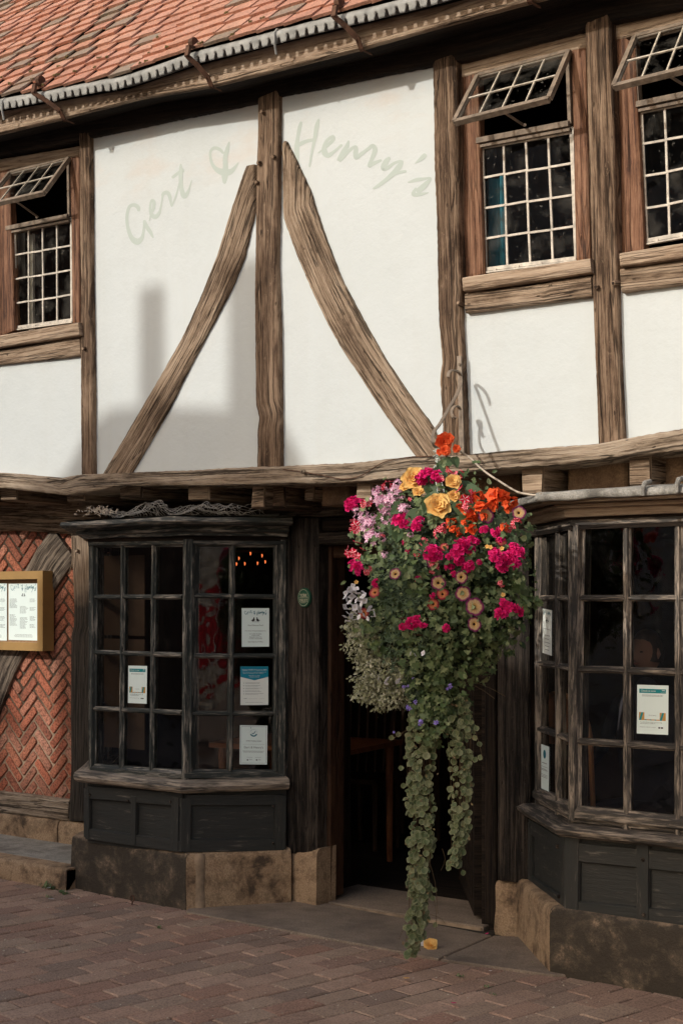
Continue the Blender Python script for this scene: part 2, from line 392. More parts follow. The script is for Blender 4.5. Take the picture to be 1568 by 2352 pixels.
M['leaf_shaded'] = leafmat('shaded_inner_leaves', [(.018, .032, .012), (.03, .05, .02)])  # darker copy of the leaf colours paints the shade between leaves
M['leaf_fern'] = leafmat('feathery_leaves', [(.08, .14, .08), (.14, .20, .13), (.20, .27, .17)])
M['leaf_silver'] = leafmat('silver_leaves', [(.16, .17, .08), (.30, .31, .18), (.48, .48, .34), (.22, .22, .12), (.62, .60, .48)])
M['leaf_var'] = leafmat('variegated_leaves', [(.045, .070, .025), (.14, .165, .070), (.08, .11, .045), (.20, .21, .11), (.10, .125, .05)], (.36, .35, .20))
M['stem'] = plain('plant_stem', (.09, .06, .03), .8, .3)
def petalmat(name, stops, streak=None, n=5, var=.15, ang=0.0):
    """colour by distance from the flower's centre (x), streaked along the petals (y) """
    t = NT(name); at = t.n('ShaderNodeAttribute', attribute_name='petal'); sx = t.n('ShaderNodeSeparateXYZ'); t.l(at.outputs['Vector'], sx.inputs[0])
    c = t.ramp(sx.outputs[0], stops)
    if streak:
        w = t.math('ABSOLUTE', t.math('SUBTRACT', sx.outputs[1], .5))
        c = t.mix(t.ramp(w, [(streak[1], 1.0), (streak[2], 0.0)]), c, streak[0])
    c = t.mix(t.math('MULTIPLY', sx.outputs[2], var*2), c, tuple(min(1, x*.55) for x in stops[-1][1]))
    p = t.bsdf(c, .6, None, spec=.2)
    tl = t.n('ShaderNodeBsdfTranslucent'); t.l(c, tl.inputs[0]); mx = t.n('ShaderNodeMixShader'); mx.inputs[0].default_value = .25
    t.l(p.outputs[0], mx.inputs[1]); t.l(tl.outputs[0], mx.inputs[2]); t.l(mx.outputs[0], t.out.inputs[0]); return t.m
M['f_begonia'] = petalmat('yellow_begonia', [(0, (.80, .40, .08)), (.5, (.88, .52, .15)), (1, (.92, .62, .22))])
M['f_coral'] = petalmat('coral_petals', [(0, (.45, .03, .01)), (.4, (.85, .12, .03)), (1, (.88, .15, .045))])
M['f_magenta'] = petalmat('magenta_petals', [(0, (.30, .0, .06)), (.4, (.78, .01, .17)), (1, (.88, .03, .25))], None, var=.3)
M['f_stripe'] = petalmat('striped_petals', [(0, (.50, .02, .15)), (.25, (.70, .10, .36)), (1, (.80, .38, .60))], ((.95, .85, .88), .16, .30))
M['f_redwhite'] = petalmat('red_white_petals', [(0, (.60, .01, .03)), (1, (.82, .01, .08))], ((.92, .74, .76), .06, .14))
M['f_petunia'] = petalmat('petunia_petals', [(0, (.01, .005, .01)), (.16, (.02, .01, .01)), (.22, (.62, .38, .12)), (.68, (.60, .42, .22)), (.84, (.22, .03, .10)), (1, (.12, .01, .09))], ((.25, .05, .07), .015, .05))
M['f_petunia_red'] = petalmat('red_petunia_petals', [(0, (.02, .005, .01)), (.16, (.03, .01, .01)), (.24, (.62, .25, .08)), (.6, (.55, .16, .09)), (.85, (.30, .02, .04)), (1, (.16, .01, .03))], ((.25, .02, .03), .02, .06))
M['f_white'] = petalmat('white_petals', [(0, (.62, .58, .40)), (.2, (.84, .82, .86)), (1, (.92, .90, .95))], None, var=.15)
M['f_violet'] = petalmat('violet_petals', [(0, (.55, .50, .75)), (.3, (.34, .24, .75)), (1, (.46, .36, .88))])
# ---------------------------------------------------------------- shaped timber
def resample(pts, n):
    d = [0]
    for a, b in zip(pts, pts[1:]): d.append(d[-1]+(b-a).length)
    out = []
    for i in range(n+1):
        t = d[-1]*i/n; k = 0
        while k < len(d)-2 and d[k+1] < t: k += 1
        s = (t-d[k])/max(1e-9, d[k+1]-d[k]); out.append(pts[k].lerp(pts[k+1], min(1, max(0, s))))
    return out
def beam(name, pl, L, R, mat, parent, proud=.04, back=.05, wob=.005, gn=.006, pegs=None):
    if isinstance(pl, (int, float)): pl = YP(pl)
    Lp = [pl.px(u, v, proud) for u, v in L]; Rp = [(pl.px(u, v, 0)+pl.n*proud if name == 'post' else pl.px(u, v, proud)) for u, v in R]
    length = sum((b-a).length for a, b in zip(Lp, Lp[1:]))
    n = max(4, int(length/.016)); n = min(n, 520)
    Lp = resample(Lp, n); Rp = resample(Rp, n); nn = pl.n; sd = random.random()*50
    mb = MB(); K = 9; rows = []; uvs = []; ac = 0
    ends = [0, .04, .14]; ts = [0, .035, .12, .26, .42, .58, .74, .88, .965, 1]
    for i in range(n+1):
        a, b = Lp[i], Rp[i]; w = (b-a).length; t = (b-a).normalized()
        if i: ac += ((Lp[i]-Lp[i-1]).length+(Rp[i]-Rp[i-1]).length)/2
        a = a+t*((noise.fractal(Vector((ac*34, sd, 1)), .8, 2, 3)*.45+noise.noise(Vector((ac*3, sd, 5)))*.7)*wob); b = b+t*((noise.fractal(Vector((ac*34, sd, 9)), .8, 2, 3)*.45+noise.noise(Vector((ac*3, sd, 15)))*.7)*wob)
        r = []; ur = []
        bk = nn*(proud+back)
        r.append(a-bk); ur.append((ac+sd, sd-.03)); 
        for q in ts:
            e = min(q, 1-q); rd = .010*(1-min(1, e/.09))**2
            if i in (0, n): rd += .003
            h = noise.noise(Vector((ac*2.2, q*w*55, sd)))*.0025+noise.fractal(Vector((ac*3.5, q*w*9, sd+5)), 1, 2, 3)*gn*.6
            r.append(a.lerp(b, q)-nn*(rd)+nn*h*min(1, e*10)); ur.append((ac+sd, q*w+sd))
        r.append(b-bk); ur.append((ac+sd, w+sd+.03))
        rows.append(r); uvs.append(ur)
    mb.grid(rows, uvs)
    for rr, fl in ((rows[0], False), (rows[-1], True)):
        idx = [mb.add(p) for p in rr]; uv = [(sd+k*.013, sd+.5+k*.01) for k in range(len(idx))]
        mb.face(idx[::-1] if fl else idx, uv)
    if pegs:
        for (u, v) in pegs:
            c = pl.px(u, v, proud); dirn = (nn+Vector((random.uniform(-.2, .2), 0, random.uniform(-.2, .2)))).normalized()
            mb.tube([c-dirn*.02, c+dirn*.018, c+dirn*.021], [.011, .011, .007], 8)
    # orient outwards
    return finish(mb, name, mat, parent, nn)
def finish(mb, name, mat, parent, nn, smooth=False):
    o = mb.build(name, mat, parent, smooth)
    bm = __import__('bmesh').new(); bm.from_mesh(o.data); __import__('bmesh').ops.recalc_face_normals(bm, faces=bm.faces); bm.to_mesh(o.data); bm.free()
    return o
def prism(mb, foot, z0, z1, closed=True, uvs=1.0, m=0, z1f=None):
    """upright prism over a closed footprint"""
    n = len(foot); ac = random.random()*5
    for i in range(n):
        a = foot[i]; b = foot[(i+1) % n]; L = math.hypot(b[0]-a[0], b[1]-a[1])
        mb.quad(Vector((a[0], a[1], z0)), Vector((b[0], b[1], z0)), Vector((b[0], b[1], z1)), Vector((a[0], a[1], z1)),
                [(ac, 0), (ac+L, 0), (ac+L, z1-z0), (ac, z1-z0)], m); ac += L
    mb.face([mb.add((p[0], p[1], z1)) for p in foot], [(p[0], p[1]) for p in foot], m)
    mb.face([mb.add((p[0], p[1], z0)) for p in foot][::-1], [(p[0], p[1]) for p in foot][::-1], m)
def bandring(mb, path, prof, m=0, jit=0.0, seg=.06, flipu=False, capends=True):
    """sweeps a moulding profile [(outward, z), ...] along an open footprint path, mitred at the corners"""
    # subdivide path with parameter; offsets computed on the original polyline
    offs = [offset_poly(path, o) for o, z in prof]
    cnt = []
    for i in range(len(path)-1):
        cnt.append(max(1, int(math.hypot(path[i+1][0]-path[i][0], path[i+1][1]-path[i][1])/seg)))
    rows = []; uvs = []; ac = random.random()*9; o = random.random()*9
    acc = [o]
    for k in range(1, len(prof)): acc.append(acc[-1]+math.hypot(prof[k][0]-prof[k-1][0], prof[k][1]-prof[k-1][1]))
    for i in range(len(path)-1):
        L = math.hypot(path[i+1][0]-path[i][0], path[i+1][1]-path[i][1])
        for s in range(cnt[i]+(1 if i == len(path)-2 else 0)):
            t = s/cnt[i]; r = []; ur = []
            for k, (of, z) in enumerate(prof):
                a, b = offs[k][i], offs[k][i+1]
                x, y = a[0]+(b[0]-a[0])*t, a[1]+(b[1]-a[1])*t
                j = noise.noise(Vector((x*6, y*6, k*.8+o)))*jit
                r.append(Vector((x, y, z+j))); ur.append((ac+L*t, acc[k]))
            rows.append(r); uvs.append(ur)
        ac += L
    mb.grid(rows, uvs, m)
    if capends:
        for rr in (rows[0], rows[-1]):
            idx = [mb.add(p) for p in rr]; mb.face(idx, [(p.x*.3+p.y*.3, p.z) for p in rr], m)

# ================================================================ THE PUB
pub = thing('timber_framed_pub', 'old jettied timber framed pub with white plaster, leaded upper windows and dark bay windows', 'building', (-4.2, 6.0, 0))
def UVof(p):
    d = Vector(p)-Vector((0, 0, EYE)); dep = -ST*d.x+CT*d.y; r = CT*d.x+ST*d.y
    return (U0+FOC*r/dep, VH-FOC*d.z/dep)
def EXT(y, z): return [UVof((.4, y, z))]
YU = 5.50     # upper (jettied) wall face
YG = 5.98     # ground floor wall face
def zat(u, v, y): return P(u, v, y).z
# ---- plaster panels between the upper posts
def panel(px, y=YU, th=.05, mat='plaster', name='plaster_panel'):
    mb = MB(); pl = YP(y)
    c = [pl.px(u, v) for u, v in px]                    # TL TR BR BL
    n = 14; rows = []; sd = random.random()*30
    for i in range(n+1):
        r = []
        for j in range(n+1):
            p = c[0].lerp(c[1], j/n).lerp(c[3].lerp(c[2], j/n), i/n)
            r.append(p)
        rows.append(r)
    mb.grid(rows, [[(p.x, p.z) for p in r] for r in rows])
    b = [p+Vector((0, th, 0)) for p in c]; mb.quad(b[1], b[0], b[3], b[2])
    for k in range(4): mb.quad(c[k], b[k], b[(k+1) % 4], c[(k+1) % 4])
    return finish(mb, name, M[mat], pub, pl.n, True)
panel([(-330, 820), (195, 800), (198, 1100), (-330, 1112)])
panel([(200, 290), (602, 205), (604, 1090), (205, 1105)])
panel([(635, 195), (1010, 118), (1035, 1062), (640, 1085)])
panel([(1050, 705), (1372, 650), (1385, 1040), (1068, 1055)])
def ext4(x0, x1, z0, z1): return [UVof((x0, YU, z1)), UVof((x1, YU, z1)), UVof((x1, YU, z0)), UVof((x0, YU, z0))]
panel(ext4(-2.09, .4, 2.3, 4.3))
panel([(1410, 650), (1760, 585), (1780, 985), (1425, 1025)])
# ---- posts, braces and rails
beam('post', YU, [(180, 300), (184, 640), (184, 850), (185, 1092)], [(215, 296), (218, 640), (221, 850), (223, 1090)], M['oak_brown'], pub, .034, .08, pegs=[(196, 800)])
beam('post', YU, [(590, 225), (586, 450), (583, 640), (584, 820), (586, 930), (594, 960), (589, 985), (588, 1082)],
     [(649, 210), (647, 420), (643, 600), (648, 760), (650, 880), (652, 1000), (652, 1076)], M['oak_brown'], pub, .038, .08, gn=.009, pegs=[(606, 258), (598, 374), (592, 420), (630, 360)])
beam('brace', YU, [(564, 380), (530, 478), (494, 588), (454, 689), (413, 779), (353, 885), (302, 971), (232, 1092)],
     [(583, 376), (582, 484), (557, 588), (529, 658), (484, 744), (433, 840), (383, 940), (296, 1090)], M['oak_weathered'], pub, .024, .04, .006, .007)
beam('brace', YU, [(646, 330), (648, 499), (680, 588), (716, 674), (756, 754), (781, 799), (831, 874), (891, 964), (958, 1056)],
     [(653, 322), (706, 432), (746, 554), (781, 643), (826, 728), (881, 824), (931, 899), (990, 978), (1025, 1056)], M['oak_weathered'], pub, .026, .04, .006, .007)
beam('post', YU, [(991, 140), (996, 370), (1002, 588), (1005, 738), (1013, 830), (1007, 870), (1012, 940), (1016, 1052)],
     [(1054, 128), (1059, 370), (1063, 588), (1066, 700), (1071, 850), (1080, 1046)], M['oak_brown'], pub, .036, .1, .007, .009, pegs=[(1057, 698)])
beam('post', YU, [(1341, 50), (1350, 340), (1356, 588), (1365, 830), (1373, 1028)], [(1409, 36), (1416, 260), (1422, 572), (1430, 830), (1439, 1012)],
     M['oak_brown'], pub, .036, .1, .003, .003, pegs=[(1372, 660), (1414, 650)])
beam('rail', YU, [(-330, 858), (0, 805), (181, 773)], [(-330, 890), (0, 836), (184, 817)], M['oak_weathered'], pub, .03, .05)
beam('rail', YU, [(1065, 673), (1210, 655), (1356, 633)], [(1067, 719), (1210, 700), (1358, 679)], M['oak_weathered'], pub, .035, .05)
beam('rail', YU, [(1422, 616), (1568, 598), (1760, 568)], [(1426, 672), (1568, 651), (1760, 622)], M['oak_weathered'], pub, .035, .05)
beam('wall_plate', YU, [(-330, 270), (0, 220), (215, 190), (590, 130), (990, 55), (1400, -50), (1760, -110)]+EXT(YU, 4.5),
     [(-330, 412), (0, 354), (215, 312), (590, 233), (650, 216), (990, 148), (1060, 136), (1400, 48), (1760, -28)]+EXT(YU, 4.05), M['oak_black'], pub, .035, .1)
beam('jetty_beam', YU, [(-330, 1076), (0, 1084), (139, 1097), (186, 1089), (322, 1084), (595, 1072), (790, 1064), (947, 1047), (1082, 1042), (1193, 1032), (1368, 1020), (1568, 982), (1790, 950)]+EXT(YU, 2.36),
     [(-330, 1118), (0, 1122), (146, 1136), (202, 1132), (262, 1117), (393, 1115), (580, 1115), (790, 1108), (1057, 1088), (1248, 1070), (1400, 1052), (1568, 1035), (1790, 1010)]+EXT(YU, 2.26),
     M['oak_grey'], pub, .075, .2, .006, .009, pegs=[(700, 1085)])
beam('post', YU, [UVof((-2.14, YU, 4.2)), UVof((-2.14, YU, 2.3))], [UVof((-1.98, YU, 4.2)), UVof((-1.98, YU, 2.3))], M['oak_brown'], pub, .05, .08)
panel([(-275, 395), (-10, 340), (-10, 790), (-275, 835)])
# left-hand post just outside the left window, and the wall carrying on out of the picture
beam('post', YU, [(-300, 330), (-296, 1086)], [(-262, 326), (-258, 1086)], M['oak_brown'], pub, .05, .08)

# ---- eaves: fascia, soffit, gutter, brackets, roof
YF = 5.27
fb = [(-330, 376), (0, 303), (141, 270), (322, 222), (484, 196), (640, 156), (790, 118), (831, 108), (982, 65), (1253, -8), (1568, -100), (1800, -165)]+EXT(5.27, 4.06)
ft = [(-330, 290), (0, 232), (141, 196), (322, 160), (484, 118), (640, 75), (790, 40), (831, 28), (982, -10), (1253, -95), (1568, -190), (1800, -260)]+EXT(5.27, 4.22)
fas = beam('fascia_board', YF, ft, fb, M['fascia'], pub, .0, .03, .002, .001)
beam('fascia_fillet', YF, [(u, v-11) for u, v in fb], [(u, v+1) for u, v in fb], M['oak_weathered'], fas, .010, .02, .003, .003)
mb = MB(); pl = YP(YF); A = [pl.px(u, v-3, -.004) for u, v in fb]
mb.grid([A, [Vector((p.x, YU+.08, p.z+.03)) for p in A]], [[(p.x, 0) for p in A], [(p.x, .4) for p in A]])
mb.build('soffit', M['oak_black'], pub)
YGUT = 5.20
gt = [(-330, 292), (0, 226), (101, 207), (282, 174), (433, 121), (637, 66), (790, 29), (1000, -24), (1253, -92), (1568, -185), (1800, -250)]+EXT(5.20, 4.16)
gl = resample([P(u, v, YGUT) for u, v in gt], 2600)
mb = MB(); rows = []; R = .038
for i, p in enumerate(gl):
    sag = noise.noise(Vector((p.x*1.7, 0, 3)))*.012
    ph = (p.x*1.0+noise.noise(Vector((p.x*3, 5, 5)))*.008) % .0566/.0566
    notch = .026 if abs(ph-.5) < .27 else .0
    notch = .028*max(0.0, 1-abs((ph-.5)/.20)**3)**.5 if abs(ph-.5) < .20 else 0.0
    sk = .026+noise.noise(Vector((p.x*9, 2, 2)))*.007
    r = []
    for a in range(9):
        an = math.pi*(1.05-a/8*1.15)
        r.append(p+Vector((0, -math.cos(an-math.pi)*0-R*math.sin(0), 0))+Vector((0, R*math.cos(an)*-1*-1, R*math.sin(an)-R+sag)))
    # front skirt hanging from the roll
    r = [p+Vector((0, .036, -.045+sag)), p+Vector((0, .030, -.012+sag)), p+Vector((0, .014, .0+sag)), p+Vector((0, -.006, -.004+sag)), p+Vector((0, -.022, -.018+sag)),
         p+Vector((0, -.028, -.032+sag)), p+Vector((0, -.026, -.042+sag)), p+Vector((0, -.022+noise.noise(Vector((p.x*6, 1, 1)))*.004, -.042-sk+notch+sag))]
    rows.append(r)
mb.grid(rows, [[(p.x, k*.02) for k, p in enumerate(r)] for r in rows])
rb = [[q+Vector((0, .003, -.003)) for q in r] for r in rows]; mb.grid(rb, [[(p.x, k*.02) for k, p in enumerate(r)] for r in rb], flip=True)
gut = finish(mb, 'gutter', M['zinc'], pub, pl.n, True)
for (u, v) in ((15, 225), (640, 66), (1180, -72)):
    mb = MB(); q = P(u, v, YGUT)
    mb.tube([q+Vector((0, .04, -.02)), q+Vector((0, .015, .004)), q+Vector((0, -.012, -.004)), q+Vector((0, -.032, -.03)), q+Vector((0, -.032, -.075)), q+Vector((0, -.018, -.125))], [.006]*6, 6)
    mb.build('joint_collar', M['zinc'], gut)
for (u0, v0, u1, v1) in ((78, 190, 145, 272), (431, 103, 484, 196), (768, 10, 828, 110), (1150, -110, 1215, 0)):
    a = P(u0, v0, 5.13); b = P(u1, v1, YF-.03); mb = MB()
    mid1 = a+Vector((0, -.012, -.05)); mid2 = b+Vector((0, -.03, .04))
    n = Vector((0, -1, .5)).normalized()
    top = a+Vector((-.0, .06, .012))
    mb.tube([top+Vector((-.03, 0, .02)), top+Vector((-.004, 0, .02))], [.028, .028], 10)
    pts = [top, a, mid1, a.lerp(b, .5)+Vector((0, -.02, 0)), mid2, b+Vector((0, 0, .0)), b+Vector((.01, .05, -.005))]
    for p, q in zip(pts, pts[1:]): mb.bar(p, q+(q-p).normalized()*.004, .024, .016, n)
    mb.build('gutter_bracket', M['iron'], pub)
# roof of hand made clay tiles
mb = MB()
PITCH = math.radians(46); UP = Vector((0, math.cos(PITCH), math.sin(PITCH))); NR = Vector((0, -math.sin(PITCH), math.cos(PITCH)))
eav = [P(u, v+3, 5.195) for u, v in gt]
eav = [eav[0]+Vector((-1.5, 0, .02))]+eav
def eave_at(x):
    for a, b in zip(eav, eav[1:]):
        if a.x <= x <= b.x: t = (x-a.x)/(b.x-a.x); return a.z+(b.z-a.z)*t
    return eav[0].z if x < eav[0].x else eav[-1].z
GA, TW = .106, .170
nrow = 68
for r in range(nrow):
    x = eav[0].x+random.random()*TW+(r % 2)*TW/2
    while x < eav[-1].x-.2:
        w = TW*random.uniform(.97, 1.0)
        ez = eave_at(x+w/2)+noise.noise(Vector((x*.8, r*.12, 4)))*.02
        o = Vector((x, 5.190, ez))+UP*(GA*r)+NR*(.012+random.uniform(0, .003))
        L = GA+.045; tilt = .017+random.uniform(-.002, .003)
        rz = random.uniform(-.003, .003); cam_ = random.uniform(.000, .003); th = .016
        jag = random.uniform(-.003, .003)
        base = len(mb.v)
        # top surface 3 across x 2 along, slightly cambered; lower edge with thickness
        for (al, hh) in ((0, tilt), (L, 0.0)):
            for k in range(4):
                q = k/3; cv = cam_*(1-(2*q-1)**2)
                mb.add(o+Vector((1, 0, 0))*(w*q)+UP*(al+(jag*(q-.5) if al == 0 else 0)+rz*q+(noise.noise(Vector((x*7+q*3, r, 1)))*.004 if al == 0 else 0))+NR*(hh+cv))
        for k in range(4):
            p = Vector(mb.v[base+k]); mb.add(p-NR*th+UP*.002)
        for k in range(3):
            mb.face([base+k, base+k+1, base+4+k+1, base+4+k]); mb.face([base+8+k, base+8+k+1, base+k+1, base+k])
        mb.face([base, base+4, base+8]); mb.face([base+3, base+11, base+7])
        x += w+random.uniform(.0005, .002)
roof = mb.build('roof', M['tile'], pub)
mb = MB(); e0, e1 = eav[0], eav[-1]
a = Vector((e0.x, 5.09, e0.z)); 
E = [Vector((p.x, 5.215, p.z-.008)) for p in eav]; T = [p+UP*(GA*nrow+.02) for p in E]
mb.grid([E, T]); mb.grid([[p-NR*.05 for p in E], [p-NR*.05 for p in T]], flip=True)
ridge = T[0]; mb.build('roof_boards', M['oak_black'], pub)
mb = MB()
bk = [Vector((p.x, p.y+(p.z-2.2)*.0+2.4, 2.0)) for p in T]
mb.grid([T, [Vector((p.x, p.y+2.1, p.z-2.7)) for p in T]]); mb.build('rear_roof_slope', M['tile'], pub)
# bits of moss on the tiles
mb = MB()
for k in range(46):
    x = random.uniform(-7.3, -4.2); r = random.randint(0, 3)
    c = Vector((x, 5.190, eave_at(x)))+UP*(GA*r+.01)+NR*.03
    for j in range(7):
        d = Vector((random.uniform(-1, 1), random.uniform(-.4, .4), random.uniform(-.3, .3)))*.012; q = c+d
        mb.tube([q, q+NR*.006], [.007, .003], 5)
tag(mb.build('moss', plain('roof_moss', (.12, .085, .03), .95, .4, 50), pub), kind='stuff')

# ---- painted lettering
def ribbon(mb, pts, tp, w0=1.0, y=None, pl=None):
    """brush stroke: pts = [(u,v,w), ...] smooth spline; tp maps (u,v) to a point on the surface"""
    P_ = [(p[0], p[1], (p[2] if len(p) > 2 else 9)) for p in pts]; out = []
    n = len(P_)
    for i in range(n-1):
        p0, p1, p2, p3 = P_[max(0, i-1)], P_[i], P_[i+1], P_[min(n-1, i+2)]
        for s in range(6):
            t = s/6; out.append(tuple(.5*((2*p1[k])+(-p0[k]+p2[k])*t+(2*p0[k]-5*p1[k]+4*p2[k]-p3[k])*t*t+(-p0[k]+3*p1[k]-3*p2[k]+p3[k])*t**3) for k in range(3)))
    out.append(P_[-1]); rows = []; mb.lift = getattr(mb, 'lift', 0)
    m = len(out)
    for i, (u, v, w) in enumerate(out):
        du = out[min(m-1, i+1)][0]-out[max(0, i-1)][0]; dv = out[min(m-1, i+1)][1]-out[max(0, i-1)][1]; L = math.hypot(du, dv) or 1
        w = w*w0*(.35 if i in (0, m-1) else 1)
        a = (u-dv/L*w/2, v+du/L*w/2); b = (u+dv/L*w/2, v-du/L*w/2)
        rows.append([tp(*a), tp(*b)])
    mb.grid(rows)
# strokes measured in two crops; z -> picture units
def cvt(S, u0, v0, k): return [[(u0+x*k, v0+y*k, w*k) for x, y, w in st] for st in S]
K1 = .9186*360/1568
GERT = cvt([[(205, 905, 30), (195, 860, 45), (150, 835, 40), (100, 860, 34), (75, 960, 32), (85, 1080, 36), (125, 1190, 50), (185, 1235, 70), (240, 1190, 40), (258, 1090, 22), (265, 1000, 30)],
            [(265, 1000, 26), (290, 1070, 44), (330, 1130, 40), (362, 1195, 16)],
            [(316, 1015, 8), (340, 930, 22), (365, 870, 30), (368, 800, 34), (345, 785, 26), (328, 850, 26), (340, 930, 40), (380, 965, 52), (425, 925, 34), (445, 850, 20), (460, 760, 20), (470, 715, 36), (510, 700, 44), (540, 740, 40), (560, 855, 16)],
            [(560, 855, 14), (595, 770, 18), (625, 680, 16), (645, 590, 16)],
            [(662, 385, 14), (662, 450, 40), (660, 560, 44), (670, 660, 46), (700, 740, 56), (745, 680, 26), (782, 560, 8)],
            [(565, 540, 30), (610, 505, 34), (660, 470, 36), (698, 455, 44)],
            [(1128, 275, 26), (1085, 230, 36), (1025, 215, 36), (985, 255, 28), (985, 320, 30), (1010, 400, 36), (1070, 460, 60), (1150, 480, 80), (1220, 460, 50), (1290, 370, 10)],
            [(1190, 145, 14), (1170, 220, 42), (1145, 320, 50), (1148, 420, 56), (1140, 520, 68), (1136, 605, 26)]], 300*.9186, 320*.9186, K1)
HENRY = cvt([[(145, 100, 26), (125, 170, 42), (105, 280, 38), (95, 380, 56), (98, 470, 46), (100, 560, 30)],
             [(75, 380, 40), (150, 335, 44), (220, 310, 38), (290, 300, 34)],
             [(335, 70, 20), (312, 150, 46), (295, 260, 42), (270, 380, 30), (250, 480, 26), (232, 598, 22)],
             [(325, 445, 14), (380, 405, 22), (440, 350, 36), (488, 300, 40), (485, 265, 36), (430, 300, 36), (395, 370, 44), (400, 440, 66), (440, 468, 50), (520, 410, 28), (590, 350, 28)],
             [(660, 305, 18), (640, 370, 46), (595, 440, 50), (555, 520, 46), (600, 480, 46), (660, 420, 38), (735, 375, 34), (735, 440, 54), (740, 495, 44), (800, 450, 40), (870, 400, 36), (920, 365, 46), (945, 410, 52), (915, 500, 44), (880, 585, 36), (930, 555, 40), (1020, 520, 26)],
             [(1110, 490, 30), (1065, 540, 60), (1035, 610, 54), (1090, 600, 40), (1160, 550, 30), (1240, 530, 34)],
             [(1248, 525, 20), (1210, 590, 60), (1140, 670, 56), (1060, 740, 44), (980, 800, 38), (922, 835, 20)],
             [(1130, 685, 24), (1210, 655, 30), (1288, 640, 28)],
             [(1500, 455, 40), (1460, 495, 50), (1380, 560, 8)],
             [(1300, 765, 14), (1400, 735, 40), (1480, 725, 30), (1548, 715, 20), (1520, 760, 44), (1460, 820, 64), (1400, 870, 60)],
             [(1395, 820, 20), (1362, 890, 46), (1420, 895, 40), (1480, 885, 26), (1530, 875, 10)]], 720*.9186, 280*.9186, K1)
plu = YP(YU)
lm = wood('faded_lettering', (.56, .63, .585), (.61, .67, .62), (.66, .71, .66), 8, 0, .001)
LIFT = [0]
def onwall(u, v): LIFT[0] += 1; return plu.px(u, v, .0008+LIFT[0]*4e-7)
for S in (GERT[:6], GERT[6:], HENRY):
    mb = MB(); LIFT[0] = 0
    for st in S: ribbon(mb, st, onwall)
    mb.build('painted_lettering', M.setdefault('lettering', plain('faded_lettering_paint', (.435, .49, .455), .9, .03, 5, .1)), pub)

# ---- upper leaded windows
def lattice(mb, Q, nc, nr, w, d, n, border=None, us=None, vs=None):
    TL, TR, BR, BL = Q
    def pt(a, b): return TL.lerp(TR, a).lerp(BL.lerp(BR, a), b)
    for i in range(nc+1):
        a = us[i] if us else i/nc; ww = border if (border and i in (0, nc)) else w
        for k in range(nr): # slightly uneven leading
            mb.bar(pt(a, (vs[k] if vs else k/nr)), pt(a+random.uniform(-.006, .006)*(0 < i < nc), (vs[k+1] if vs else (k+1)/nr)), ww, d, n, off=0)
    for j in range(nr+1):
        b = vs[j] if vs else j/nr; ww = border if (border and j in (0, nr)) else w
        for k in range(nc):
            mb.bar(pt((us[k] if us else k/nc), b), pt((us[k+1] if us else (k+1)/nc), b+random.uniform(-.006, .006)*(0 < j < nr)), ww, d*.8, n, off=.0015)
def sheet(name, Q, mat, parent, wav=.0):
    mb = MB(); mb.quad(Q[3], Q[2], Q[1], Q[0]); return mb.build(name, mat, parent)
